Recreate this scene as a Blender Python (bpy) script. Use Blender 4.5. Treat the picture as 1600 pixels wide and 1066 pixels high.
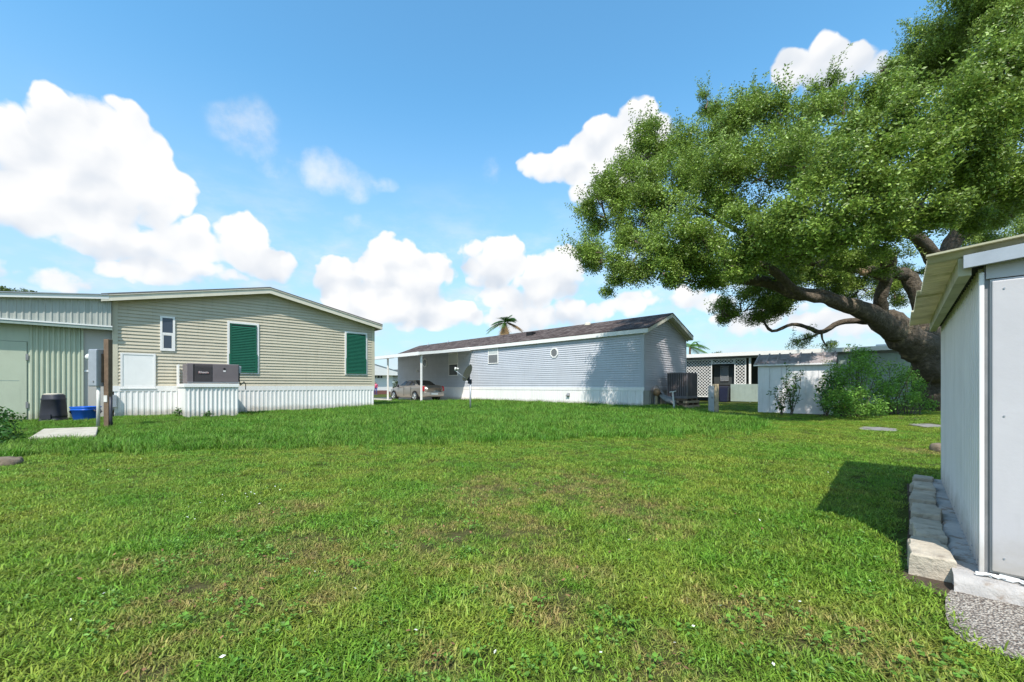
import bpy, math, random
import numpy as np
from mathutils import Vector, Matrix, noise as mnoise
R = math.radians
scene = bpy.context.scene
for o in list(bpy.data.objects): bpy.data.objects.remove(o)
COL = scene.collection
rnd = random.Random(7)
nrs = np.random.RandomState(11)

# ------------------------------------------------------------------ camera
F, CX, HY, CH = 655.0, 800.0, 604.0, 1.0          # focal length (px of 1600), centre, horizon row, eye height
cam = bpy.data.cameras.new('camera'); camo = bpy.data.objects.new('camera', cam); COL.objects.link(camo)
camo.location = (0, 0, CH); camo.rotation_euler = (R(90), 0, 0)
cam.sensor_width = 36; cam.lens = F/1600*36; cam.shift_y = (HY-533)/1600; cam.clip_end = 3000; cam.clip_start = .05
scene.camera = camo
scene.view_settings.view_transform = 'Standard'; scene.view_settings.look = 'None'
scene.view_settings.exposure = 0.38; scene.view_settings.gamma = 1
SUN_AZ, SUN_EL = 14.0, 52.5                         # light travels towards +Y, turned 14 deg to +X

def P(px, py, Y): return Vector(((px-CX)/F*Y, Y, CH+(HY-py)/F*Y))
def G(px, py, z=0.0):
    Y = (CH-z)*F/(py-HY); return Vector(((px-CX)/F*Y, Y, z))

# ------------------------------------------------------------------ node helpers
class E:
    """tiny expression wrapper round shader math nodes"""
    nt = None
    def __init__(s, sock): s.s = sock
    @staticmethod
    def m(op, *a):
        n = E.nt.nodes.new('ShaderNodeMath'); n.operation = op
        for i, v in enumerate(a):
            if isinstance(v, E): E.nt.links.new(v.s, n.inputs[i])
            else: n.inputs[i].default_value = v
        return E(n.outputs[0])
    def __add__(a, b): return E.m('ADD', a, b)
    def __sub__(a, b): return E.m('SUBTRACT', a, b)
    def __rsub__(a, b): return E.m('SUBTRACT', b, a)
    def __mul__(a, b): return E.m('MULTIPLY', a, b)
    def __truediv__(a, b): return E.m('DIVIDE', a, b)
    __radd__ = __add__; __rmul__ = __mul__
def smooth(v, lo, hi):
    n = E.nt.nodes.new('ShaderNodeMapRange'); n.interpolation_type = 'SMOOTHSTEP'
    E.nt.links.new(v.s, n.inputs[0]); n.inputs[1].default_value = lo; n.inputs[2].default_value = hi
    return E(n.outputs[0])
def noise(vec, scale, detail=4, rough=.55, off=None, dim='3D'):
    n = E.nt.nodes.new('ShaderNodeTexNoise'); n.inputs['Scale'].default_value = scale
    n.inputs['Detail'].default_value = detail; n.inputs['Roughness'].default_value = rough
    if off is not None:
        a = E.nt.nodes.new('ShaderNodeVectorMath'); a.operation = 'ADD'; a.inputs[1].default_value = off
        E.nt.links.new(vec, a.inputs[0]); vec = a.outputs[0]
    E.nt.links.new(vec, n.inputs['Vector']); return E(n.outputs[0])
def mixc(fac, a, b, mode='MIX'):
    n = E.nt.nodes.new('ShaderNodeMix'); n.data_type = 'RGBA'; n.blend_type = mode; n.clamp_result = False
    if isinstance(fac, E): E.nt.links.new(fac.s, n.inputs[0])
    else: n.inputs[0].default_value = fac
    for v, i in ((a, 6), (b, 7)):
        if hasattr(v, 'is_output'): E.nt.links.new(v, n.inputs[i])
        else: n.inputs[i].default_value = (*v, 1)
    return n.outputs[2]
def lin(r, g, b):
    f = lambda c: (c/255/12.92 if c/255 <= .04045 else ((c/255+.055)/1.055)**2.4)
    return (f(r), f(g), f(b))

# ------------------------------------------------------------------ sky with cumulus clouds
world = bpy.data.worlds.new('World'); scene.world = world; world.use_nodes = True
def build_sky():
    nt = world.node_tree; nt.nodes.clear(); E.nt = nt
    out = nt.nodes.new('ShaderNodeOutputWorld'); bg = nt.nodes.new('ShaderNodeBackground')
    nt.links.new(bg.outputs[0], out.inputs[0]); bg.inputs[1].default_value = 0.112
    sky = nt.nodes.new('ShaderNodeTexSky'); sky.sky_type = 'NISHITA'; sky.sun_disc = False
    sky.sun_elevation = R(SUN_EL); sky.sun_rotation = R(180+SUN_AZ)
    sky.air_density = 1.0; sky.dust_density = 0.3; sky.ozone_density = 2.5; sky.altitude = 0
    tc = nt.nodes.new('ShaderNodeTexCoord'); d = tc.outputs['Generated']
    sp = nt.nodes.new('ShaderNodeSeparateXYZ'); nt.links.new(d, sp.inputs[0])
    dx, dy, dz = (E(sp.outputs[i]) for i in range(3))
    az = E.m('ARCTAN2', dx, dy); el = E.m('ARCSINE', dz)
    # billowy warping of the cloud outlines
    w1 = noise(d, 7, 3, .55) - .5; w2 = noise(d, 7, 3, .55, (5.2, 1.3, 8.1)) - .5
    azw = az + w1*.13; elw = el + w2*.10
    bill = noise(d, 22, 7, .62)                    # fine billows
    bill2 = noise(d, 22, 2, .5, (0.006, 0.004, -0.016)); bill3 = noise(d, 22, 2, .5)
    fine = noise(d, 9, 5, .6, (3.3, 7.7, 1.1))
    # (px, py, rx, ry, strength) cumulus blobs read off the sky in the photograph
    C = [(60,260,95,85,1),(150,250,80,95,1),(205,270,70,90,1),(240,300,60,60,1),(20,330,90,60,1),(120,330,130,60,1),(250,330,50,40,.9),
         (10,210,50,40,1),(100,190,45,40,1),(190,190,45,40,1),
         (180,385,130,40,.75),(300,385,90,45,.8),(380,385,60,52,1),(420,410,45,30,.9),(310,425,110,30,.7),(250,420,70,35,.7),
         (90,445,70,22,.5),(215,440,60,20,.5),
         (525,430,42,36,1),(560,470,60,30,.8),(610,430,60,58,1),(655,440,55,55,1),(690,490,60,30,.9),(610,490,110,32,.9),
         (770,410,42,45,.9),(740,400,30,30,.7),(850,440,55,45,1),(885,430,38,42,.9),(820,460,80,32,.7),(820,495,75,24,.8),(900,490,70,26,.55),
         (880,255,62,35,1),(935,225,58,52,1),(985,200,42,55,1),(960,265,60,50,1),(1010,235,50,50,.9),(905,300,40,25,.5),
         (1290,95,45,42,1),(1240,112,45,28,.9),(1330,105,60,30,.8),(1390,95,55,26,.55),
         (1000,475,80,26,.5),(1090,470,70,30,.5),(1180,500,90,30,.45),(1300,510,110,28,.5),
         (-110,300,110,90,1),(-60,420,110,40,.8),(1700,200,110,70,.9),(1560,470,100,40,.6)]
    Wsp = [(372,190,52,36,.5),(395,225,38,32,.42),(435,265,45,26,.3),(530,275,62,30,.58),(500,262,34,24,.45),(595,285,26,14,.4),
           (768,265,20,26,.3),(556,350,14,20,.28)]
    def geo(px, py, rx, ry):
        u = (px-CX)/F; a0 = math.atan(u); v = (HY-py)/F
        e0 = math.atan(v*math.cos(a0)); ra = rx/F*math.cos(a0)**2; re = ry/F*math.cos(a0)*math.cos(e0)**2
        return a0, e0, ra, re
    cv = nt.nodes.new('ShaderNodeCombineXYZ'); nt.links.new(azw.s, cv.inputs[0]); nt.links.new(elw.s, cv.inputs[1])
    def blobs(lst, pad=1.12):
        field = None; num = None; den = None
        for (px, py, rx, ry, st) in lst:
            a0, e0, ra, re = geo(px, py, rx, ry); kx, ky = 1/(ra*pad), 1/(re*pad)
            v = nt.nodes.new('ShaderNodeVectorMath'); v.operation = 'MULTIPLY_ADD'; nt.links.new(cv.outputs[0], v.inputs[0])
            v.inputs[1].default_value = (kx, ky, 0); v.inputs[2].default_value = (-a0*kx, -e0*ky, 0)
            dt = nt.nodes.new('ShaderNodeVectorMath'); dt.operation = 'DOT_PRODUCT'; nt.links.new(v.outputs[0], dt.inputs[0]); nt.links.new(v.outputs[0], dt.inputs[1])
            s = E.m('MULTIPLY_ADD', E(dt.outputs['Value']), -st, st); s.s.node.use_clamp = True
            field = s if field is None else E.m('MAXIMUM', field, s)
            num = s*e0 if num is None else E.m('MULTIPLY_ADD', s, e0, num); den = s if den is None else den + s
        return field, (el*den - num)/(den + .03)*(1/.075)
    f, up = blobs(C)
    f2, _ = blobs(Wsp, 1.35)
    # cumulus goes on out of view, its cover raised for whiter fill light
    big = noise(d, 3.1, 5, .58, (9.1, 4.4, 2.2))
    rest = smooth(E.m('ABSOLUTE', az), .92, 1.15)
    outc = smooth(big, .45, .63)*rest*smooth(el, .02, .12)
    def vor(scale, off=(0, 0, 0)):
        wv = nt.nodes.new('ShaderNodeVectorMath'); wv.operation = 'MULTIPLY_ADD'; nt.links.new(nv.outputs['Color'], wv.inputs[0]); wv.inputs[1].default_value = (.05, .05, .05)
        av = nt.nodes.new('ShaderNodeVectorMath'); av.operation = 'ADD'; av.inputs[1].default_value = off; nt.links.new(d, av.inputs[0]); nt.links.new(av.outputs[0], wv.inputs[2])
        v = nt.nodes.new('ShaderNodeTexVoronoi'); v.feature = 'SMOOTH_F1'; v.inputs['Scale'].default_value = scale; v.inputs['Smoothness'].default_value = .45; nt.links.new(wv.outputs[0], v.inputs['Vector']); return E(v.outputs['Distance'])
    nv = nt.nodes.new('ShaderNodeTexNoise'); nv.inputs['Scale'].default_value = 18; nv.inputs['Detail'].default_value = 3; nt.links.new(d, nv.inputs['Vector'])
    v1, v2 = vor(17), vor(44); v1b = vor(17, (.008, .006, -.018))
    dens = f + (.42 - v1)*.62 + (.42 - v2)*.30 + (bill - .5)*.52
    crisp = smooth(dens, .10, .34); softa = smooth(dens, .0, .55); upm = smooth(up, -.9, .3)
    a_c = (crisp*upm + softa*(1.0 - upm))*smooth(f, .0, .10)
    a_w = smooth(f2*1.0 + (fine - .5)*1.3 + (bill - .5)*.9, .0, 1.0)*.66*smooth(f2, 0, .25)
    mpz = nt.nodes.new('ShaderNodeVectorMath'); mpz.operation = 'MULTIPLY'; mpz.inputs[1].default_value = (1, 1, 2.6); nt.links.new(d, mpz.inputs[0])
    veil = smooth(noise(mpz.outputs[0], 5.5, 5, .6, (1.7, 3.1, .4)), .40, .78)*(1.0 - smooth(el, .14, .50))*.8
    alpha = E.m('MINIMUM', E.m('MAXIMUM', E.m('MAXIMUM', E.m('MAXIMUM', a_c, a_w), veil), outc*.9), 1.0)
    lowfade = smooth(el, -.01, .16)
    # lit tops, blue-grey bases
    relief = (v1b - v1)*.85 + (bill3 - bill2)*.35; soft = noise(d, 6, 2, .5, (3.3, 7.7, 1.1))
    sh = smooth(up*.42 + relief + (soft - .5)*1.0 + .60, -.10, .95)
    ccol = mixc(sh, (4.55, 5.05, 5.75), (7.2, 7.2, 7.2))
    ccol = mixc((1.0 - lowfade)*.6, ccol, (4.3, 5.2, 6.1))
    # clear sky
    hs = nt.nodes.new('ShaderNodeHueSaturation'); hs.inputs['Saturation'].default_value = 1.0; hs.inputs['Value'].default_value = 1.0
    nt.links.new(sky.outputs[0], hs.inputs['Color'])
    clear = mixc(1.0, hs.outputs[0], (1.25, 2.08, 2.1), 'MULTIPLY')
    clear = mixc((1.0 - smooth(el, -.02, .62))*.85, clear, (3.75, 4.65, 5.55))
    col = mixc(alpha, clear, ccol)
    nt.links.new(col, bg.inputs[0])
build_sky()
world.cycles.sampling_method = 'MANUAL'; world.cycles.sample_map_resolution = 256
sl = bpy.data.lights.new('sun', 'SUN'); slo = bpy.data.objects.new('sun', sl); COL.objects.link(slo)
sl.energy = 4.35; sl.angle = R(.53); sl.color = (1, .95, .87)
ldir = Vector((math.sin(R(SUN_AZ))*math.cos(R(SUN_EL)), math.cos(R(SUN_AZ))*math.cos(R(SUN_EL)), -math.sin(R(SUN_EL))))
slo.rotation_euler = ldir.to_track_quat('-Z', 'Y').to_euler(); slo.location = (-10, -30, 40)

# ------------------------------------------------------------------ materials
MATS = {}
def mat(name, col, rough=.6, var=.12, scale=6, bump=0, bscale=60, metal=0, spec=.35, col2=None, cthr=(.45, .7), cscale=3, det=5, obj=False, isl=0, trans=0, streak=0, ov=0, mud=0, bd=.02):
    m = bpy.data.materials.new(name); m.use_nodes = True; nt = m.node_tree; E.nt = nt
    b = nt.nodes['Principled BSDF']
    b.inputs['Roughness'].default_value = rough; b.inputs['Metallic'].default_value = metal
    b.inputs['Specular IOR Level'].default_value = spec
    if obj:
        v = nt.nodes.new('ShaderNodeTexCoord').outputs['Object']
    else:
        v = nt.nodes.new('ShaderNodeNewGeometry').outputs['Position']
    n = noise(v, scale, det, .6)
    c = mixc(n, tuple(max(0, x*(1-var*1.6)) for x in col), tuple(x*(1+var*1.6) for x in col))
    if col2 is not None:
        n2 = noise(v, cscale, 6, .62, (4, 9, 2)); c = mixc(smooth(n2, *cthr), c, col2)
    if streak:                                              # dirt runs down painted metal and vinyl
        mp = nt.nodes.new('ShaderNodeMapping'); mp.inputs['Scale'].default_value = (9, 9, .7); nt.links.new(v, mp.inputs[0])
        n3 = noise(mp.outputs[0], 1.0, 4, .6); c = mixc(smooth(n3, .5, .8)*streak, c, tuple(x*.62 for x in (col[0], col[1], col[2]*.92)))
    if mud:
        zs = nt.nodes.new('ShaderNodeSeparateXYZ'); nt.links.new(nt.nodes.new('ShaderNodeNewGeometry').outputs['Position'], zs.inputs[0])
        n4 = noise(v, 5, 5, .65, (2, 2, 2)); c = mixc((1.0 - smooth(E(zs.outputs[2]) - n4*.34, -.08, .14))*mud, c, (.26, .22, .15))
    if ov:
        r0 = E(nt.nodes.new('ShaderNodeObjectInfo').outputs['Random']); h0 = nt.nodes.new('ShaderNodeHueSaturation'); nt.links.new(c, h0.inputs['Color'])
        nt.links.new((r0*(2*ov) + (1-ov)).s, h0.inputs['Value']); c = h0.outputs[0]
    if isl:
        g = nt.nodes.new('ShaderNodeNewGeometry'); r = E(g.outputs['Random Per Island'])
        hv = nt.nodes.new('ShaderNodeHueSaturation'); nt.links.new(c, hv.inputs['Color'])
        nt.links.new((r*isl*2 + (1-isl)).s, hv.inputs['Value']); c = hv.outputs[0]
    nt.links.new(c, b.inputs['Base Color'])
    if bump:
        nb = noise(v, bscale, 6, .65); bp = nt.nodes.new('ShaderNodeBump'); bp.inputs['Strength'].default_value = bump; bp.inputs['Distance'].default_value = bd
        nt.links.new(nb.s, bp.inputs['Height']); nt.links.new(bp.outputs[0], b.inputs['Normal'])
    if trans:
        t = nt.nodes.new('ShaderNodeBsdfTranslucent'); nt.links.new(c, t.inputs[0])
        mx = nt.nodes.new('ShaderNodeMixShader'); mx.inputs[0].default_value = trans
        nt.links.new(b.outputs[0], mx.inputs[1]); nt.links.new(t.outputs[0], mx.inputs[2])
        nt.links.new(mx.outputs[0], nt.nodes['Material Output'].inputs[0])
    MATS[name] = m; return m
M = MATS
mat('tan_vinyl', (.51, .455, .345), .55, .08, 1.2, .10, 12, streak=.3, ov=.04)
mat('tan_trim', (.55, .50, .38), .5, .08, 3)
mat('cream_trim', (.66, .61, .50), .5, .10, 3, streak=.3)
mat('blue_vinyl', (.475, .49, .53), .5, .08, 1.2, .10, 12, streak=.28, ov=.035)
mat('mauve_vinyl', (.50, .475, .50), .5, .08, 1.2, .10, 12, streak=.3, ov=.04)
mat('white_vinyl', (.79, .765, .735), .45, .06, 2, .08, 12, streak=.3, ov=.03, mud=.55)
mat('white_paint', (.79, .775, .745), .45, .05, 3, .04, 40, streak=.12)
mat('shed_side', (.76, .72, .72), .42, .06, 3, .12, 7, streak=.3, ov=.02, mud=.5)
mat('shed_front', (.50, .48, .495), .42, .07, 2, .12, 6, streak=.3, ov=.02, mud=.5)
mat('grey_shed', (.80, .77, .775), .55, .08, 3, .05, 30, streak=.3)
mat('green_paint', (.47, .505, .385), .5, .07, 2, .08, 14, streak=.28, mud=.4)
mat('beige_paint', (.47, .44, .40), .55, .06, 2, .05, 25)
mat('pale_metal', (.42, .43, .39), .45, .10, 3, .05, 25, streak=.5)
mat('shingle_grey', (.13, .125, .125), .9, .35, 16, .5, 50)
mat('shutter_green', (.012, .105, .06), .42, .12, 6)
mat('dark', (.012, .012, .014), .8, .2, 5)
mat('black_plastic', (.030, .030, .040), .45, .25, 5, .06, 30)
mat('blue_plastic', (.012, .10, .48), .35, .15, 5)
mat('galv', (.36, .38, .41), .42, .14, 9, .04, 40, metal=.35)
mat('galv_dull', (.25, .25, .255), .55, .25, 7, .1, 30, metal=.2)
mat('unit_purple', (.155, .128, .135), .45, .10, 4, .04, 30)
mat('unit_dark', (.08, .065, .068), .45, .12, 4, .04, 30)
mat('unit_grille', (.17, .15, .16), .5, .25, 5, .05, 30, col2=(.26, .21, .17), cthr=(.55, .75))
mat('wood', (.15, .10, .066), .85, .35, 5, .5, 22, col2=(.10, .07, .05), cthr=(.5, .75))
mat('wood_pale', (.40, .31, .20), .85, .3, 6, .4, 22, col2=(.2, .15, .1), cthr=(.55, .8))
mat('concrete', (.46, .42, .34), .9, .18, 5, .4, 40, col2=(.23, .21, .17), cthr=(.52, .75))
mat('concrete_path', (.48, .45, .39), .9, .15, 3, .3, 40, col2=(.32, .28, .22), cthr=(.55, .8))
mat('block', (.46, .395, .31), .95, .25, 14, .8, 30, col2=(.25, .20, .155), cthr=(.56, .75), cscale=7, ov=.18)
mat('slab_paint', (.42, .39, .365), .85, .22, 10, .8, 24, col2=(.25, .19, .145), cthr=(.52, .66), cscale=9)
mat('peel', (.78, .77, .75), .7, .1, 10, .3, 30)
mat('rock', (.20, .155, .11), .95, .35, 8, .9, 18, col2=(.09, .07, .05), cthr=(.5, .7))
mat('fibreglass', (.60, .57, .42), .5, .2, 5, .1, 30, col2=(.30, .29, .13), cthr=(.5, .75), trans=.35)
mat('bark', (.115, .092, .070), .95, .6, 9, 1.0, 9, col2=(.30, .235, .165), cthr=(.52, .74), cscale=3.0, bd=.12)
mat('bark_pale', (.40, .28, .19), .95, .3, 9, .6, 26)
mat('twig', (.13, .10, .07), .9, .3, 6)
mat('oak_leaf', (.228, .325, .058), .40, .42, 1.1, trans=.30, isl=.55, spec=.45)
mat('bush_leaf', (.185, .355, .055), .45, .4, 2.2, trans=.35, isl=.5, spec=.4)
mat('shrub_leaf', (.045, .130, .018), .45, .3, 2.2, trans=.3, isl=.35, spec=.4)
mat('far_leaf', (.085, .12, .03), .6, .4, 1.5, trans=.25, isl=.4)
mat('palm_green', (.045, .12, .018), .4, .3, 4, trans=.25, isl=.3)
mat('palm_lime', (.10, .21, .03), .4, .3, 4, trans=.3, isl=.3)
mat('palm_brown', (.26, .165, .075), .8, .35, 4, trans=.15, isl=.3)
mat('chrome', (.72, .73, .74), .2, .05, 5, metal=.9)
mat('tyre', (.018, .018, .018), .85, .2, 9)
mat('car_paint', (.34, .31, .275), .28, .04, 3, metal=.55, spec=.6)
mat('red_lens', (.42, .012, .02), .2, .1, 9, spec=.6)
mat('plate', (.70, .72, .70), .4, .05, 9)
mat('soil', (.085, .06, .04), .95, .4, 9, .8, 40)
mat('skin', (.35, .2, .14), .6, .05, 9); mat('shirt', (.42, .03, .10), .8, .1, 9); mat('trousers', (.05, .07, .26), .8, .1, 9); mat('hair', (.02, .015, .012), .7, .1, 9)
mat('dish_grey', (.045, .05, .036), .8, .2, 6, spec=.1)
mat('brass', (.35, .2, .11), .5, .25, 9, metal=.3)
mat('green_half', (.30, .36, .32), .6, .15, 3, .1, 20, streak=.4)
mat('screen_shade', (.045, .05, .05), .6, .2, 3)  # dark screen tone, also put on the porch back wall as shade
mat('red_text', (.55, .06, .05), .5, .02, 3); mat('white_text', (.75, .70, .70), .5, .02, 3)
mat('dead_leaf', (.23, .12, .06), .9, .4, 30, isl=.4); mat('petal', (.8, .8, .76), .7, .05, 9)
mat('roof_lilac', (.38, .335, .335), .6, .25, 4, .2, 20, col2=(.16, .12, .10), cthr=(.52, .7))
mat('stone_grey', (.24, .23, .21), .95, .25, 6, .5, 30, col2=(.12, .11, .09), cthr=(.5, .7))
mat('weed_leaf', (.13, .27, .035), .5, .3, 6, trans=.25, isl=.3)
mat('rust', (.22, .11, .06), .8, .3, 20)
mat('pipe_white', (.62, .60, .56), .5, .12, 9)
mat('fence_red', (.20, .085, .07), .85, .2, 6)

def glass(name, col, rough=.06):
    m = mat(name, col, rough, .08, 1.5, spec=.5); return m
glass('pane', (.045, .06, .085)); glass('pane_grey', (.17, .175, .18), .15); glass('pane_blind', (.50, .52, .50), .25); glass('car_glass', (.012, .014, .016), .05); glass('pane_dark', (.015, .016, .016), .3)

def shingle_mat():
    m = bpy.data.materials.new('shingle_brown'); m.use_nodes = True; nt = m.node_tree; E.nt = nt; b = nt.nodes['Principled BSDF']
    v = nt.nodes.new('ShaderNodeTexCoord').outputs['Object']
    mp = nt.nodes.new('ShaderNodeMapping'); nt.links.new(v, mp.inputs[0])
    mp.inputs['Rotation'].default_value = (0, 0, R(90))
    br = nt.nodes.new('ShaderNodeTexBrick'); nt.links.new(mp.outputs[0], br.inputs[0])
    br.inputs['Color1'].default_value = (.105, .078, .072, 1); br.inputs['Color2'].default_value = (.060, .046, .044, 1); br.inputs['Mortar'].default_value = (.02, .017, .017, 1)
    br.inputs['Scale'].default_value = 1; br.inputs['Brick Width'].default_value = .3; br.inputs['Row Height'].default_value = .135; br.inputs['Mortar Size'].default_value = .012
    n = noise(v, 2.2, 6, .65); c = mixc(smooth(n, .42, .7), br.outputs[0], (.15, .125, .115))
    nt.links.new(c, b.inputs['Base Color']); b.inputs['Roughness'].default_value = .95; b.inputs['Specular IOR Level'].default_value = .1
    bp = nt.nodes.new('ShaderNodeBump'); bp.inputs['Strength'].default_value = .6; bp.inputs['Distance'].default_value = .02
    nt.links.new((noise(v, 60, 4, .6)*.5 + E(br.outputs['Fac'])*-1.0).s, bp.inputs['Height']); nt.links.new(bp.outputs[0], b.inputs['Normal'])
    MATS['shingle_brown'] = m
shingle_mat()

# spots where the lawn is thin and brown: (x, y, radius)
DRY = [tuple(G(px, py)[:2]) + (r,) for px, py, r in
       [(850, 905, .30), (440, 870, .34), (285, 935, .20), (700, 840, .32), (820, 830, .3), (870, 940, .18), (360, 960, .22), (640, 850, .25),
        (200, 885, .12), (1040, 1045, .16), (660, 1050, .14), (330, 870, .2), (900, 760, .5), (760, 770, .5), (1000, 800, .4), (1440, 706, .35), (440, 800, .3), (540, 905, .2),
        (1330, 1010, .22), (230, 1060, .15), (1160, 960, .2)]]
def grass_mat(name, green, yellow, brown, ground=False):
    m = bpy.data.materials.new(name); m.use_nodes = True; nt = m.node_tree; E.nt = nt; b = nt.nodes['Principled BSDF']
    g = nt.nodes.new('ShaderNodeNewGeometry'); pos = g.outputs['Position']
    big = noise(pos, .55, 4, .6); mid = noise(pos, 2.3, 4, .6, (3, 1, 7)); small = noise(pos, 9, 4, .65, (1, 8, 3))
    c = mixc(smooth(big*.55 + mid*.45, .36, .66), green, yellow)
    sp = nt.nodes.new('ShaderNodeSeparateXYZ'); nt.links.new(pos, sp.inputs[0]); x, y = E(sp.outputs[0]), E(sp.outputs[1])
    dry = None
    for (cx, cy, r) in DRY:
        q = ((x - cx)*(x - cx) + (y - cy)*(y - cy)*.55)*(1/(r*1.5)**2)
        s = E.m('MAXIMUM', 1.0 - q, 0.0); dry = s if dry is None else E.m('MAXIMUM', dry, s)
    dfac = smooth(dry*.30 + small*1.0 + mid*.62, .84, 1.30)*.85
    if not ground:
        oi = nt.nodes.new('ShaderNodeObjectInfo'); rr = E(oi.outputs['Random']); ri = E(g.outputs['Random Per Island'])
        dfac = E.m('MINIMUM', dfac + smooth(ri, .93, 1.0)*.8, 1.0)*smooth(ri, .0, .35)
    c = mixc(dfac, c, brown)
    if not ground:
        hv = nt.nodes.new('ShaderNodeHueSaturation'); nt.links.new(c, hv.inputs['Color'])
        nt.links.new((ri*1.0 + rr*.35 + .33).s, hv.inputs['Value']); nt.links.new((rr*.03 + .485).s, hv.inputs['Hue']); c = hv.outputs[0]
    nt.links.new(c, b.inputs['Base Color']); b.inputs['Roughness'].default_value = .5 if not ground else .95
    b.inputs['Specular IOR Level'].default_value = .3 if not ground else .05
    if not ground:
        t = nt.nodes.new('ShaderNodeBsdfTranslucent'); nt.links.new(c, t.inputs[0]); mx = nt.nodes.new('ShaderNodeMixShader'); mx.inputs[0].default_value = .33
        nt.links.new(b.outputs[0], mx.inputs[1]); nt.links.new(t.outputs[0], mx.inputs[2]); nt.links.new(mx.outputs[0], nt.nodes['Material Output'].inputs[0])
    else:
        bp = nt.nodes.new('ShaderNodeBump'); bp.inputs['Strength'].default_value = .9; bp.inputs['Distance'].default_value = .03
        nt.links.new(noise(pos, 35, 6, .7).s, bp.inputs['Height']); nt.links.new(bp.outputs[0], b.inputs['Normal'])
    MATS[name] = m
grass_mat('lawn_blade', (.140, .285, .025), (.268, .335, .042), (.36, .26, .10))
grass_mat('tall_blade', (.110, .260, .024), (.170, .300, .036), (.26, .26, .09))
grass_mat('ground_mat', (.060, .085, .020), (.085, .095, .024), (.13, .095, .055), True)

def pebble_mat():
    m = bpy.data.materials.new('pebbles'); m.use_nodes = True; nt = m.node_tree; E.nt = nt; b = nt.nodes['Principled BSDF']
    v = nt.nodes.new('ShaderNodeNewGeometry').outputs['Position']
    vo = nt.nodes.new('ShaderNodeTexVoronoi'); vo.inputs['Scale'].default_value = 110; nt.links.new(v, vo.inputs['Vector'])
    sp = nt.nodes.new('ShaderNodeSeparateColor'); nt.links.new(vo.outputs['Color'], sp.inputs[0]); r = E(sp.outputs[0])
    c = mixc(r, (.22, .18, .15), (.66, .59, .50)); c = mixc(smooth(E(vo.outputs['Distance']), .42, .7), c, (.13, .10, .08))
    n = noise(v, 3, 5, .6); c = mixc(smooth(n, .5, .75)*.5, c, (.15, .12, .1))
    nt.links.new(c, b.inputs['Base Color']); b.inputs['Roughness'].default_value = .9
    bp = nt.nodes.new('ShaderNodeBump'); bp.inputs['Strength'].default_value = 1; bp.inputs['Distance'].default_value = .012; bp.invert = True
    nt.links.new(vo.outputs['Distance'], bp.inputs['Height']); nt.links.new(bp.outputs[0], b.inputs['Normal']); MATS['pebbles'] = m
pebble_mat()

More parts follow.
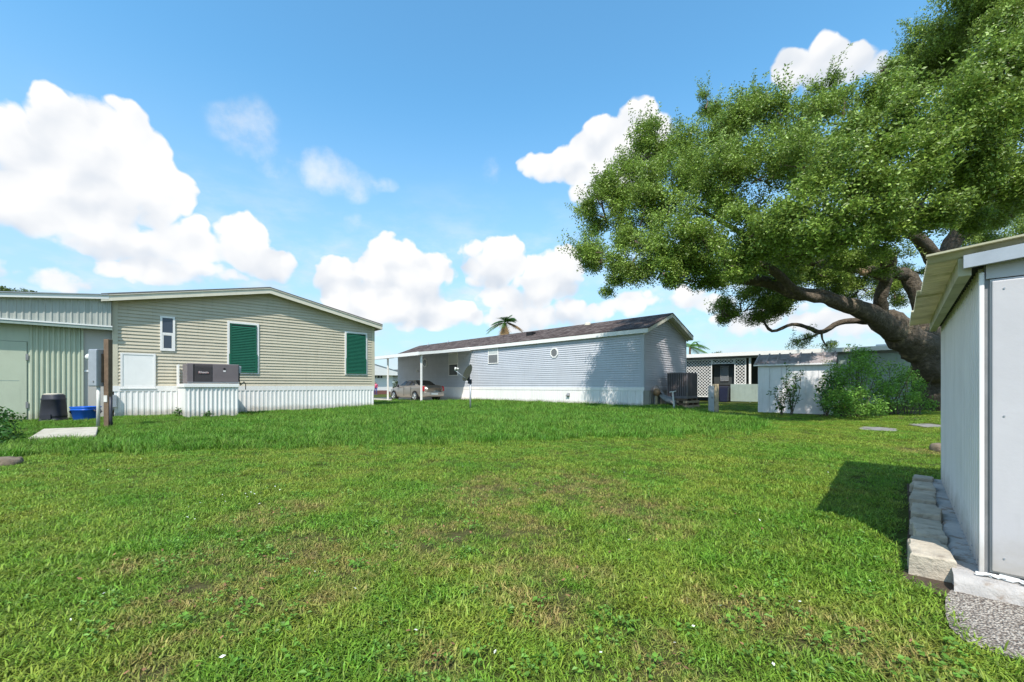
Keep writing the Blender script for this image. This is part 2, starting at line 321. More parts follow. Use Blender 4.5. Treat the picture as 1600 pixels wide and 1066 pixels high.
# ------------------------------------------------------------------ mesh helpers
class MB:
    def __init__(s): s.v = []; s.f = []; s.mi = []; s.cur = 0
    def face(s, *idx): s.f.append(tuple(idx)); s.mi.append(s.cur)
    def add(s, pts): n = len(s.v); s.v += [tuple(p) for p in pts]; return n
    def box(s, x0, x1, y0, y1, z0, z1, mx=None):
        p = [(x, y, z) for z in (z0, z1) for y in (y0, y1) for x in (x0, x1)]
        if mx is not None: p = [mx @ Vector(q) for q in p]
        n = s.add(p)
        for q in ((0, 2, 3, 1), (4, 5, 7, 6), (0, 1, 5, 4), (2, 6, 7, 3), (0, 4, 6, 2), (1, 3, 7, 5)): s.face(*[n+i for i in q])
        return s
    def prism(s, poly, a, b, axis='y', mx=None):
        """poly: 2-D outline, extruded from a to b along axis"""
        def mk(p, t): return {'y': (p[0], t, p[1]), 'x': (t, p[0], p[1]), 'z': (p[0], p[1], t)}[axis]
        pts = [mk(p, a) for p in poly] + [mk(p, b) for p in poly]
        if mx is not None: pts = [mx @ Vector(q) for q in pts]
        n = s.add(pts); k = len(poly)
        s.face(*[n+i for i in range(k)][::-1]); s.face(*[n+k+i for i in range(k)])
        for i in range(k): j = (i+1) % k; s.face(n+i, n+j, n+k+j, n+k+i)
        return s
    def strip(s, rows, closed=False):
        """rows of equal-length point lists -> quads"""
        k = len(rows[0]); n = s.add([p for r in rows for p in r])
        for i in range(len(rows)-1):
            for j in range(k if closed else k-1):
                a, b = n+i*k+j, n+i*k+(j+1) % k; s.face(a, b, b+k, a+k)
        return n
    def tube(s, path, rad, seg=8, wob=0, cap=True, seed=0):
        path = [Vector(p) for p in path]
        if not hasattr(rad, '__len__'): rad = [rad]*len(path)
        rows = []; prev = None
        for i, p in enumerate(path):
            d = (path[min(i+1, len(path)-1)] - path[max(i-1, 0)]).normalized()
            ref = prev if prev is not None else (Vector((1, 0, 0)) if abs(d.x) < .8 else Vector((0, 1, 0)))
            u = (ref - d*ref.dot(d)).normalized(); w = d.cross(u); prev = u; row = []
            for j in range(seg):
                a = 2*math.pi*j/seg; q = u*math.cos(a) + w*math.sin(a); r = rad[i]
                if wob: r *= 1 + wob*mnoise.noise((p + q*rad[i])*(1.1/max(rad[i], .15)) + Vector((seed, 0, 0))) + wob*.5*mnoise.noise((p + q*rad[i])*(3.1/max(rad[i], .15)))
                row.append(p + q*r)
            rows.append(row)
        n = s.strip(rows, True)
        if cap:
            s.face(*[n+i for i in range(seg)][::-1]); e = n+(len(rows)-1)*seg; s.face(*[e+i for i in range(seg)])
        return s
    def lathe(s, prof, seg=24, c=(0, 0, 0), mx=None):
        rows = []
        for (r, z) in prof:
            row = [Vector((c[0]+r*math.cos(2*math.pi*j/seg), c[1]+r*math.sin(2*math.pi*j/seg), c[2]+z)) for j in range(seg)]
            rows.append([mx @ p for p in row] if mx is not None else row)
        n = s.strip(rows, True)
        s.face(*[n+i for i in range(seg)][::-1]); e = n+(len(rows)-1)*seg; s.face(*[e+i for i in range(seg)])
        return s
    def build(s, name, m, parent=None, sm=False, bevel=0, kind=None, label=None):
        me = bpy.data.meshes.new(name); me.from_pydata(s.v, [], s.f)
        for x in (m if isinstance(m, (list, tuple)) else [m]): me.materials.append(M[x] if isinstance(x, str) else x)
        me.polygons.foreach_set('material_index', s.mi); 
        if sm: me.polygons.foreach_set('use_smooth', [True]*len(s.f))
        me.update()
        o = bpy.data.objects.new(name, me); COL.objects.link(o); o.parent = parent
        if bevel:
            b = o.modifiers.new('bevel', 'BEVEL'); b.width = bevel; b.segments = 2; b.limit_method = 'ANGLE'; b.angle_limit = R(40)
        if kind: o['kind'] = kind
        if label: o['label'] = label
        return o
def empty(name, loc, rz=0):
    o = bpy.data.objects.new(name, None); COL.objects.link(o); o.location = loc; o.rotation_euler = (0, 0, rz); o.empty_display_size = .2; return o
def tag(o, label, cat, group=None):
    o['label'] = label; o['category'] = cat
    if group: o['group'] = group
    return o
def struct(o): o['kind'] = 'structure'; return o
def piece(src, name, parent, loc=(0, 0, 0), rot=(0, 0, 0), scale=(1, 1, 1)):
    """another piece that shares the mesh of src"""
    o = bpy.data.objects.new(name, src.data); COL.objects.link(o); o.parent = parent; o.location = loc; o.rotation_euler = rot; o.scale = scale
    for md in src.modifiers:
        b = o.modifiers.new(md.name, md.type); b.width = md.width; b.segments = md.segments; b.limit_method = md.limit_method; b.angle_limit = md.angle_limit
    return o
def copy_tree(o, parent=None):
    c = o.copy(); COL.objects.link(c); c.parent = parent
    for ch in o.children: copy_tree(ch, c)
    return c
class Frame:
    def __init__(s, x, y, deg): s.o = Vector((x, y, 0)); s.a = R(deg); s.ex = Vector((math.cos(s.a), math.sin(s.a), 0)); s.ey = Vector((-math.sin(s.a), math.cos(s.a), 0))
    def hit(s, px, py, y=None, x=None):
        """pixel -> local point on the plane local-y = y (or local-x = x)"""
        d = Vector(((px-CX)/F, 1, (HY-py)/F)); c = Vector((0, 0, CH)); n, k = (s.ey, y) if y is not None else (s.ex, x)
        t = (k - (c - s.o).dot(n))/d.dot(n); p = c + d*t - s.o
        return p.dot(s.ex), p.dot(s.ey), p.z
    def loc(s, w): p = Vector(w) - s.o; return Vector((p.dot(s.ex), p.dot(s.ey), p.z))
    def world(s, x, y, z=0): return s.o + s.ex*x + s.ey*y + Vector((0, 0, z))

# ------------------------------------------------------------------ ground
HD = 44.0
TF = Frame(-12.96, 13.65, HD)          # tan house: local x along the gable wall, local y into the house
BF = Frame(6.23, 19.85, HD)            # blue house: local y along the long wall
ground = MB(); ground.strip([[(-700, y, 0), (-60, y, 0), (0, y, 0), (60, y, 0), (700, y, 0)] for y in (-60, 0, 20, 60, 1400)])
struct(ground.build('ground', 'ground_mat'))

# ------------------------------------------------------------------ shared builders
def skirt_panel_mesh(w, h, ribs, depth=.018, dirx=True):
    """vertical ribbed vinyl panel, local x 0..w, z 0..h, face towards -y"""
    mb = MB(); p = w/ribs; prof = []
    for i in range(ribs):
        x = i*p; prof += [(x, 0), (x+p*.56, 0), (x+p*.66, -depth), (x+p*.92, -depth)]
    prof.append((w, 0))
    mb.strip([[(x, y-.004, z) for x, y in prof] for z in (0, h)])
    mb.strip([[(x, y+.012, z) for x, y in prof] for z in (h, 0)])
    return mb
def siding(parent, m, x0, x1, z0, z1, ex, lim=None, name='siding_board'):
    """lapped boards on the plane y=0 facing -y; lim(z) -> (xl, xr) clips a gable"""
    z = z0
    while z < z1 - .01:
        e = min(ex, z1 - z); la, lb = (x0, x1), (x0, x1)
        if lim:
            la, lb = lim(z), lim(z+e)
            if lb[1] - lb[0] < .03: lb = ((la[0]+la[1])/2-.01, (la[0]+la[1])/2+.01)
            if la[1] - la[0] < .06: break
        pr = [(-.002, 0), (-.030, 0), (-.030, .008), (-.014, e*.6), (-.004, e), (-.002, e)]
        cuts = [0.0] + ([rnd.uniform(.25, .75)] if la[1]-la[0] > 2.5 else []) + [1.0]
        for ci in range(len(cuts)-1):
            mb = MB(); rows = []; yo = -.004*(ci % 2)
            for t in (cuts[ci] - (.012 if ci else 0), cuts[ci+1]):
                rows.append([((la[0]+(la[1]-la[0])*t) + ((lb[0]+(lb[1]-lb[0])*t) - (la[0]+(la[1]-la[0])*t))*zz/e, y+yo*(1 if y < -.003 else 0), z+zz) for y, zz in pr])
            n = mb.strip(rows, True); k = len(pr); mb.face(*[n+i for i in range(k)][::-1]); mb.face(*[n+k+i for i in range(k)])
            mb.build(name, m, parent)
        z += ex
def frame_rect(mb, x0, x1, z0, z1, w, y0, y1):
    mb.box(x0, x0+w, y0, y1, z0, z1); mb.box(x1-w, x1, y0, y1, z0, z1)
    mb.box(x0+w, x1-w, y0+.002, y1-.002, z0, z0+w); mb.box(x0+w, x1-w, y0+.002, y1-.002, z1-w, z1)

# ------------------------------------------------------------------ tan house
def tan_house():
    H = empty('tan_house', TF.o, TF.a); tag(H, 'tan vinyl sided mobile home with green shuttered windows and white skirting', 'house')
    W, ZE, ZP, D, SK = 8.9, 3.80, 4.72, 17.0, .86
    core = MB(); core.prism([(0, .02), (W, .02), (W, ZE), (W/2, ZP), (0, ZE)], .004, D); wall = core.build('wall', 'tan_vinyl', H)
    def lim(z):
        if z <= ZE: return (.0, W)
        t = (z-ZE)/(ZP-ZE); return (W/2*t, W-W/2*t)
    siding(wall, 'tan_vinyl', 0, W, SK+.16, ZP, .1145, lim)
    for x in (-.05, W-.09):
        MB().box(x, x+.14, -.032, .02, SK+.02, ZE+.02).build('corner_trim', 'tan_trim', H)
    MB().box(-.03, W+.03, -.05, -.004, SK-.02, SK+.158).build('skirt_trim', 'white_vinyl', H)
    sk = MB().box(0, W, -.008, 0, 0, SK).build('skirting', 'white_vinyl', H)
    pm = skirt_panel_mesh(.445, SK-.02, 3); src = None
    for i in range(20):
        if src is None: src = pm.build('skirt_panel', 'white_vinyl', sk); src.location = (0, -.026, 0)
        else: piece(src, 'skirt_panel', sk, (i*.445, -.026, 0))
    # roof
    OH, OS = .34, .30; sl = (ZP-ZE)/(W/2)
    top = lambda x: ZE + .20 + sl*(x if x < W/2 else W-x)
    rf = MB().prism([(-OS, top(-OS)-.05), (W/2, top(W/2)-.05), (W+OS, top(W+OS)-.05), (W+OS, top(W+OS)), (W/2, top(W/2)), (-OS, top(-OS))], -OH, D+.3).build('roof', 'shingle_grey', H)
    for s in (0, 1):
        a, b = (-OS, W/2) if s == 0 else (W/2, W+OS)
        MB().prism([(a, top(a)-.25), (b, top(b)-.25), (b, top(b)-.052), (a, top(a)-.052)], -OH+.015, -OH+.045).build('rake_board', 'cream_trim', H)
        MB().prism([(a+.01, top(a)-.075), (b, top(b)-.075), (b, top(b)-.054), (a+.01, top(a)-.054)], -OH-.012, -OH+.014).build('drip_edge', 'cream_trim', H)
        xa = -OS if s == 0 else W+OS-.03
        MB().box(xa, xa+.03, -OH+.05, D, top(-OS)-.25, top(-OS)-.055).build('eave_board', 'cream_trim', H)
    MB().prism([(-OS+.02, top(-OS)-.20), (W/2, top(W/2)-.20), (W+OS-.02, top(W+OS)-.20), (W+OS-.02, top(W+OS)-.19), (W/2, top(W/2)-.19), (-OS+.02, top(-OS)-.19)], -OH+.046, .0).build('soffit', 'tan_trim', H)
    def rect(a, b, c, d):
        x0, _, z1 = TF.hit(a, b, y=-.03); x1, _, z0 = TF.hit(c, d, y=-.03)
        xm, _, _ = TF.hit((a+c)/2, b, y=-.03); _, _, zb = TF.hit(a, d, y=-.03); _, _, zt = TF.hit(c, b, y=-.03)
        return x0, x1, zb, z1
    # small double hung window
    x0, x1, z0, z1 = rect(250, 493.5, 273.5, 548)
    fr = MB(); frame_rect(fr, x0, x1, z0, z1, .06, -.055, .0); win = fr.build('window', 'white_vinyl', H); zm = (z0+z1)/2
    MB().box(x0+.06, x1-.06, -.05, -.008, zm-.03, zm+.03).build('meeting_rail', 'white_vinyl', win)
    MB().box(x0+.06, x1-.06, -.040, -.034, zm+.03, z1-.06).build('pane', 'pane', win); MB().box(x0+.06, x1-.06, -.040, -.034, z0+.06, zm-.03).build('pane', 'pane', win)
    s2 = MB(); frame_rect(s2, x0+.062, x1-.062, z0+.062, zm-.032, .03, -.05, -.041); s2.build('sash', 'white_vinyl', win)
    # blank white panel
    x0, x1, z0, z1 = rect(188, 551, 243, 606.5)
    fr = MB(); frame_rect(fr, x0, x1, z0, z1, .055, -.06, .0); win = fr.build('window_cover', 'white_vinyl', H)
    MB().box(x0+.055, x1-.055, -.045, -.02, z0+.055, z1-.055).build('cover_sheet', 'white_paint', win)
    MB().box(x0-.02, x1+.02, -.075, -.056, z0-.03, z0).build('sill', 'white_vinyl', win)
    # windows behind green louvred shutters
    for a, b, c, d in ((355, 501.5, 404.5, 584), (538.5, 517.5, 573.5, 585.5)):
        x0, x1, z0, z1 = rect(a, b, c, d)
        fr = MB(); frame_rect(fr, x0, x1, z0, z1, .075, -.055, .0); win = fr.build('window', 'white_vinyl', H)
        MB().box(x0+.076, x1-.076, -.044, -.034, z0+.076, z1-.076).build('pane', 'pane_dark', win)
        sh = MB(); sh.box(x0+.09, x0+.13, -.085, -.058, z0+.05, z1-.085); sh.box(x1-.13, x1-.09, -.085, -.058, z0+.05, z1-.085)
        sh.box(x0+.13, x1-.13, -.083, -.06, z1-.12, z1-.085); sh.box(x0+.13, x1-.13, -.083, -.06, z0+.05, z0+.085)
        zm = z0 + (z1-z0)*.38; sh.box(x0+.055, x0+.09, -.083, -.058, z0+.05, zm); sh.box(x1-.09, x1-.055, -.083, -.058, z0+.05, zm)
        shu = sh.build('shutter', 'shutter_green', win)
        sl2 = MB(); n = int((z1-z0-.2)/.062)
        for i in range(n):
            z = z0+.09 + i*.062
            sl2.prism([(-.084, z), (-.078, z-.004), (-.052, z+.052), (-.058, z+.056)], x0+.13, x1-.13, axis='x')
        sl2.build('louvre_slats', 'shutter_green', win, kind='stuff')
    # small grey utility box at the corner with its pipe
    x, _, z = TF.hit(176.5, 627, y=-.1); 
    MB().box(x-.085, x+.085, -.17, -.04, z-.2, z+.2).build('utility_box', 'galv', H, bevel=.008)
    MB().tube([(x, -.1, z-.2), (x, -.1, z-.27), (x-.12, -.1, z-.33), (x-.2, -.05, z-.36)], .015, 6).build('utility_pipe', 'galv', H)
    return H
tan_house()

def utility_room():
    H = empty('utility_room', TF.o, TF.a); tag(H, 'pale green corrugated utility room attached to the side of the tan house', 'utility room')
    y = .12; zb = 2.93
    xd, _, _ = TF.hit(43, 600, y=y); xr, _, _ = TF.hit(127, 600, y=y); xe, _, _ = TF.hit(168, 600, y=y); XL = -7.5
    # corrugated panels, right of the door
    n = 5; w = (xr-xd)/n
    back = MB().box(XL, -.05, y+.06, 4.0, 0, zb-.02).build('wall', 'green_paint', H)
    src = None
    for i in range(n):
        mb = MB(); prof = []; k = 2
        for j in range(k):
            p = w/k; x = j*p; prof += [(x, 0), (x+p*.30, 0), (x+p*.50, -.035), (x+p*.80, -.035)]
        prof.append((w, 0)); mb.strip([[(a, b, z) for a, b in prof] for z in (0, zb)]); mb.strip([[(a, b+.01, z) for a, b in prof] for z in (zb, 0)])
        if src is None: src = mb.build('wall_panel', 'green_paint', back); src.location = (xd, y, 0)
        else: piece(src, 'wall_panel', back, (xd+i*w, y, 0))
    MB().box(xr, xr+.05, y-.06, y+.06, 0, zb).build('corner_trim', 'green_paint', H)
    dr = MB().box(xd-1.15, xd-.012, y-.02, y+.02, .03, 2.32).build('door', 'green_paint', H, bevel=.006)
    for z in (.45, 1.87): MB().box(xd-.035, xd+.02, y-.04, y-.02, z-.09, z+.09).build('hinge', 'galv_dull', dr)
    MB().box(xd-1.13, xd-.16, y-.024, y-.02, 1.168, 1.18).build('door_groove', 'green_half', dr)
    MB().box(XL, xd-1.17, y, y+.05, 0, zb).build('wall_panel', 'green_paint', back); MB().box(xd-1.17, xd-.0, y, y+.05, 2.33, zb).build('wall_panel', 'green_paint', back)
    d2 = MB().box(xr+.05, -.06, y, y+.05, .02, zb).build('side_door', 'beige_paint', H, label='beige side door beside the tan corner')
    _, _, z = TF.hit(140, 580, y=y); MB().box(xr+.07, -.12, y-.02, y, z-.03, z+.03).build('door_rail', 'white_paint', d2)
    MB().box(-.16, -.06, y-.03, y, .0, zb).build('door_jamb', 'beige_paint', H)
    # gable band of corrugated metal above the beam
    yb = -.19; zt = lambda x: 3.80 + .117*x
    src = None; x = -7.5; bw = MB().prism([(XL, zb), (-.06, zb), (-.06, zt(-.06)), (XL, zt(XL))], yb+.03, yb+.05).build('gable_wall', 'pale_metal', H)
    while x < -.1:
        x2 = min(x+.42, -.06); mb = MB(); prof = []; k = 3; w = x2-x
        for j in range(k): p = w/k; prof += [(x+j*p, yb+.025), (x+j*p+p*.6, yb+.025), (x+j*p+p*.7, yb+.01), (x+j*p+p*.9, yb+.01)]
        prof.append((x2, yb+.025)); mb.strip([[(a, b, zb) for a, b in prof], [(a, b, zt(a)) for a, b in prof]]); mb.build('gable_panel', 'pale_metal', bw); x += .42
    MB().box(XL, -.04, yb-.02, yb+.04, zb-.12, zb).build('beam', 'green_half', H); MB().box(XL, -.04, yb-.035, yb-.021, zb-.03, zb+.012).build('beam_flashing', 'white_paint', H)
    MB().prism([(XL-.2, zt(XL-.2)), (-.12, zt(-.12)), (-.12, zt(-.12)+.12), (XL-.2, zt(XL-.2)+.12)], yb-.14, 4.2).build('roof', 'white_paint', H)
    MB().prism([(XL-.2, zt(XL-.2)+.122), (-.14, zt(-.14)+.122), (-.14, zt(-.14)+.15), (XL-.2, zt(XL-.2)+.15)], yb-.17, 4.2).build('roof_cap', 'galv', H)
    return H
utility_room()

def text_mesh(body, size, m, parent, loc, name, extr=.004):
    cu = bpy.data.curves.new(name, 'FONT'); cu.body = body; cu.size = size; cu.extrude = extr; cu.align_x = 'CENTER'; cu.align_y = 'CENTER'
    t = bpy.data.objects.new(name, cu); COL.objects.link(t); dg = bpy.context.evaluated_depsgraph_get(); dg.update()
    me = bpy.data.meshes.new_from_object(t.evaluated_get(dg)); bpy.data.objects.remove(t); me.materials.clear(); me.materials.append(M[m])
    o = bpy.data.objects.new(name, me); COL.objects.link(o); o.parent = parent; o.location = loc; o.rotation_euler = (R(90), 0, 0); return o
def ac_package():
    # platform: white ribbed box standing out from the gable wall, table top, the unit on it
    fx, fy, _ = TF.loc(G(290, 653)); x0 = fx; x1 = fx + 1.42; y0 = fy; h = .97
    S = empty('equipment_stand', TF.world(x0, y0, 0), TF.a); tag(S, 'white ribbed equipment stand in front of the tan house', 'stand')
    w = x1-x0; dp = -y0-.08
    MB().box(.012, w-.012, .02, dp, 0, h).build('core', 'white_vinyl', S)
    src = skirt_panel_mesh(w/4-.004, h, 3, .025).build('front_panel', 'white_vinyl', S); src.location = (.0, .0, 0)
    for i in range(1, 4): piece(src, 'front_panel', S, (i*w/4, 0, 0))
    MB().box(-.012, .01, -.01, dp, 0, h).build('side_panel', 'white_vinyl', S); MB().box(w-.01, w+.012, -.01, dp, 0, h).build('side_panel', 'white_vinyl', S)
    MB().box(-.05, w+.03, -.06, dp, h+.002, h+.12).build('table_top', 'white_paint', S, bevel=.01)
    MB().box(-.05, -.02, dp-.5, dp, h+.121, h+.78).build('side_board', 'white_paint', S)
    U = empty('air_conditioner', TF.world(x0+.04, y0+.04, h+.12), TF.a); tag(U, 'dark mauve packaged air conditioner on the white stand', 'air conditioner')
    uw, ud, uh = 1.42, 1.1, .66
    MB().box(0, uw, 0, ud, .03, uh).build('casing', 'unit_purple', U, bevel=.012)
    for x in (.05, uw-.1): MB().box(x, x+.06, .02, ud, 0, .03).build('foot', 'unit_dark', U)
    MB().box(.0, .16, -.02, -.002, .04, uh-.02).build('corner_panel', 'unit_purple', U, bevel=.01)
    g = MB(); g.box(.19, .66, -.012, -.002, .07, uh-.03); gp = g.build('coil_panel', 'unit_dark', U)
    bs = None
    for i in range(14):
        z = .085 + i*.036
        if bs is None: bs = MB().box(.2, .65, -.022, -.012, 0, .02).build('grille_bar', 'unit_dark', gp); bs.location = (0, 0, z)
        else: piece(bs, 'grille_bar', gp, (0, 0, z))
    MB().box(.165, .188, -.016, -.001, .05, uh-.03).build('shadow_gap', 'dark', U)
    MB().box(.68, uw-.02, -.02, -.002, .06, uh-.02).build('service_panel', 'unit_purple', U, bevel=.008)
    MB().box(.0, uw, -.03, -.003, .035, .055).build('base_rail', 'galv', U)
    bd = MB().box(.30, .56, -.03, -.023, .33, .41).build('badge', 'unit_dark', U)
    text_mesh('Rheem', .10, 'red_text', bd, (.432, -.033, .363), 'lettering_edge'); text_mesh('Rheem', .094, 'white_text', bd, (.428, -.038, .370), 'lettering')
    mb = MB(); mb.lathe([(.035, 0), (.035, .01)], 16, mx=Matrix.Translation((1.0, -.021, .50)) @ Matrix.Rotation(R(90), 4, 'X')); mb.build('cable_hole', 'dark', U)
    MB().box(.965, 1.035, -.028, -.021, .40, .45).build('sticker', 'white_text', U)
    # disconnect box and cable on the wall side
    MB().box(uw+.002, uw+.09, .12, .30, .38, .62).build('disconnect_box', 'galv', U, bevel=.006)
    MB().tube([(uw+.05, .2, .38), (uw+.05, .2, .1), (uw+.12, .35, -.05), (uw+.25, .5, .08), (uw+.32, .6, .0), (uw+.34, .7, -.2)], .014, 6).build('cable', 'black_plastic', U)
ac_package()

def service_post():
    b = G(169, 667.5); H = empty('service_post', b, 0); tag(H, 'brown timber service post with grey meter box beside tan house', 'post')
    mb = MB(); mb.box(-.06, .06, -.06, .06, -.05, 2.16); mb.build('timber', 'wood', H, bevel=.012)
    bx = MB().box(-.28, -.075, -.2, -.0, 1.0, 1.90).build('meter_box', 'galv', H, bevel=.01)
    MB().box(-.275, -.08, -.212, -.2, 1.02, 1.88).build('box_door', 'galv', bx, bevel=.004); MB().box(-.17, -.14, -.225, -.212, 1.1, 1.14).build('latch', 'galv_dull', bx)
    mb = MB(); mb.lathe([(.085, 0), (.085, .07), (.06, .13), (.02, .14)], 16, mx=Matrix.Translation((-.28, -.1, 1.72)) @ Matrix.Rotation(R(-90), 4, 'Y')); mb.build('meter_dial', 'white_paint', bx, sm=True)
    MB().box(-.075, -.06, -.1, .0, 1.1, 1.8).build('mounting_board', 'wood', H)
    MB().tube([(-.14, -.1, 1.0), (-.14, -.1, .6), (-.16, -.09, .0)], .036, 10).build('conduit', 'pipe_white', H, sm=True)
    MB().tube([(.08, -.02, .75), (.08, -.02, .2), (.1, 0, -.02)], .03, 8).build('cable', 'black_plastic', H, sm=True)
    MB().box(-.04, .04, -.075, -.06, .62, .78).build('outlet', 'pipe_white', H)
service_post()

def bins():
    b = G(84, 657.5); H = empty('compost_bin', b, .2); tag(H, 'dark grey tapered compost bin against the green wall', 'bin')
    def sq(r, z, n=32): 
        pts = []
        for j in range(n):
            a = 2*math.pi*j/n; c, s = math.cos(a), math.sin(a); k = (abs(c)**3.2 + abs(s)**3.2)**(-1/3.2); pts.append((r*c*k, r*s*k, z))
        return pts
    mb = MB(); rows = [sq(r*.74, z) for r, z in [(.36, 0), (.365, .03), (.345, .05), (.335, .12), (.345, .13), (.34, .16), (.30, .6), (.31, .61), (.31, .64), (.295, .66), (.285, .74), (.27, .76)]]
    n = mb.strip(rows, True); mb.face(*[n+(len(rows)-1)*32+i for i in range(32)]); mb.build('body', 'black_plastic', H, sm=True)
    mb = MB(); rows = [sq(r*.74, z) for r, z in [(.24, .755), (.25, .765), (.24, .79), (.15, .80)]]; n = mb.strip(rows, True); mb.face(*[n+3*32+i for i in range(32)]); mb.build('lid', 'concrete', H, sm=True)
    MB().box(-.12, .12, -.274, -.25, .06, .2).build('hatch', 'black_plastic', H)
    b = G(134, 657); H = empty('blue_tub', b, .1); tag(H, 'bright blue plastic tub with dark rope handles by the green wall', 'tub')
    mb = MB(); rows = [sq(r, z) for r, z in [(.21, 0), (.225, .02), (.275, .30), (.29, .31), (.29, .33), (.275, .33), (.27, .34), (.30, .39), (.30, .41), (.27, .41), (.25, .3), (.2, .05)]]
    n = mb.strip(rows, True); mb.face(*[n+i for i in range(32)][::-1]); mb.face(*[n+11*32+i for i in range(32)]); o = mb.build('body', 'blue_plastic', H, sm=True)
    for s in (-1, 1): MB().tube([(s*.29, -.1, .32), (s*.36, -.08, .26), (s*.37, 0, .2), (s*.36, .08, .26), (s*.29, .1, .32)], .022, 6).build('handle', 'black_plastic', H, sm=True)
    c = [G(44, 684.5, .07), G(150, 679.5, .07), G(153, 667, .07), G(68, 670, .07)]
    mb = MB(); mb.prism([(p.x, p.y) for p in c], -.05, .07, 'z'); o = mb.build('concrete_slab', 'concrete', None, bevel=.012)
    tag(o, 'pale concrete slab lying in the long grass by the service post', 'slab')
bins()

# ------------------------------------------------------------------ blue house
BW, BL, BZE, BZP, BSK = 4.62, 23.3, 3.62, 4.52, .82
def blue_house():
    H = empty('blue_house', BF.o, BF.a); tag(H, 'pale blue grey mobile home with brown shingle roof and white skirting', 'house')
    core = MB().prism([(0, .02), (BW, .02), (BW, BZE), (BW/2, BZP), (0, BZE)], .004, BL); wall = core.build('wall', 'blue_vinyl', H)
    def lim(z):
        if z <= BZE: return (0, BW)
        t = (z-BZE)/(BZP-BZE); return (BW/2*t, BW-BW/2*t)
    siding(wall, 'mauve_vinyl', 0, BW, BSK+.14, BZP, .1145, lim)
    # the long wall: boards on the plane x=0 facing -x, in lengths between seams
    lw = empty('long_wall_tmp', (0, 0, 0)); bpy.data.objects.remove(lw)
    z = BSK+.14; ex = .1145; rot = (0, 0, R(-90)); src = {}
    while z < BZE-.01:
        e = min(ex, BZE-z); key = round(e, 4)
        if key not in src:
            mb = MB(); pr = [(-.002, 0), (-.030, 0), (-.030, .008), (-.014, e*.6), (-.004, e), (-.002, e)]
            n = mb.strip([[(x, y, zz) for y, zz in pr] for x in (-BL, 0)], True); k = len(pr); mb.face(*[n+i for i in range(k)][::-1]); mb.face(*[n+k+i for i in range(k)])
            o = src[key] = mb.build('siding_board', 'blue_vinyl', wall)
        else: o = piece(src[key], 'siding_board', wall)
        o.location = (0, 0, z); o.rotation_euler = rot; z += ex
    MB().box(-.035, .10, -.035, -.003, BSK+.02, BZE).build('corner_trim', 'blue_vinyl', H); MB().box(-.035, -.003, -.003, .10, BSK+.02, BZE).build('corner_trim', 'blue_vinyl', H)
    MB().box(BW-.08, BW+.02, -.035, -.003, BSK+.02, BZE).build('corner_trim', 'blue_vinyl', H)
    MB().box(-.05, -.004, -.045, BL, BSK-.02, BSK+.138).build('skirt_trim', 'white_vinyl', H); MB().box(-.003, BW, -.05, -.004, BSK-.02, BSK+.138).build('skirt_trim', 'mauve_vinyl', H)
    sk = MB().box(-.006, 0, 0, BL, 0, BSK).build('skirting', 'white_vinyl', H)
    src = skirt_panel_mesh(.405, BSK-.02, 3).build('skirt_panel', 'white_vinyl', sk); src.rotation_euler = rot; src.location = (-.024, .406, 0)
    for i in range(1, 57): piece(src, 'skirt_panel', sk, (-.024, .406+i*.4085, 0), rot)
    src = skirt_panel_mesh(.45, BSK-.02, 2).build('skirt_panel', 'beige_paint', sk); src.location = (.02, -.02, 0)
    for i in range(1, 10): piece(src, 'skirt_panel', sk, (.02+i*.455, -.02, 0))
    OH, OS = .36, .18; sl = (BZP-BZE)/(BW/2); top = lambda x: BZE+.21+sl*(x if x < BW/2 else BW-x)
    MB().prism([(-OS, top(-OS)-.04), (BW/2, top(BW/2)-.04), (BW+OS, top(BW+OS)-.04), (BW+OS, top(BW+OS)), (BW/2, top(BW/2)), (-OS, top(-OS))], -OH, BL+.3).build('roof', 'shingle_brown', H)
    for s in (0, 1):
        a, b = (-OS, BW/2) if s == 0 else (BW/2, BW+OS)
        MB().prism([(a, top(a)-.22), (b, top(b)-.22), (b, top(b)-.042), (a, top(a)-.042)], -OH+.012, -OH+.04).build('rake_board', 'cream_trim', H)
        MB().prism([(a+.1, top(a)-.34), (b, top(b)-.30), (b, top(b)-.23), (a+.1, top(a)-.25)], -.06, -.022).build('frieze_board', 'cream_trim', H)
    MB().prism([(-OS+.02, top(-OS)-.20), (BW/2, top(BW/2)-.20), (BW+OS-.02, top(BW+OS)-.20), (BW+OS-.02, top(BW+OS)-.19), (BW/2, top(BW/2)-.19), (-OS+.02, top(-OS)-.19)], -OH+.042, .0).build('soffit', 'cream_trim', H)
    MB().box(-OS, -OS+.03, -OH+.045, BL+.3, top(-OS)-.24, top(-OS)-.042).build('fascia', 'white_paint', H); MB().box(BW+OS-.03, BW+OS, -OH+.045, BL+.3, top(-OS)-.24, top(-OS)-.042).build('fascia', 'white_paint', H)
    MB().box(-OS+.032, -.022, .0, BL, top(-OS)-.23, top(-OS)-.215).build('eave_soffit', 'white_paint', H)
    # roof vents and pipes
    zr = lambda x: top(x)
    y = BF.hit(830, 522, x=1.2)[1]
    MB().box(1.0, 1.35, y-.25, y+.25, zr(1.0)-.02, zr(1.35)+.10).build('roof_vent', 'dark', H)
    for px in (669, 700): 
        y = BF.hit(px, 535, x=1.6)[1]; MB().tube([(1.6, y, zr(1.6)-.05), (1.6, y, zr(1.6)+.3)], .05, 10).build('vent_pipe', 'galv', H, sm=True)
    y = BF.hit(917, 500, x=2.0)[1]; MB().lathe([(.2, 0), (.18, .12), (.1, .18)], 12, c=(2.1, y, zr(2.1)-.05)).build('roof_vent', 'cream_trim', H)
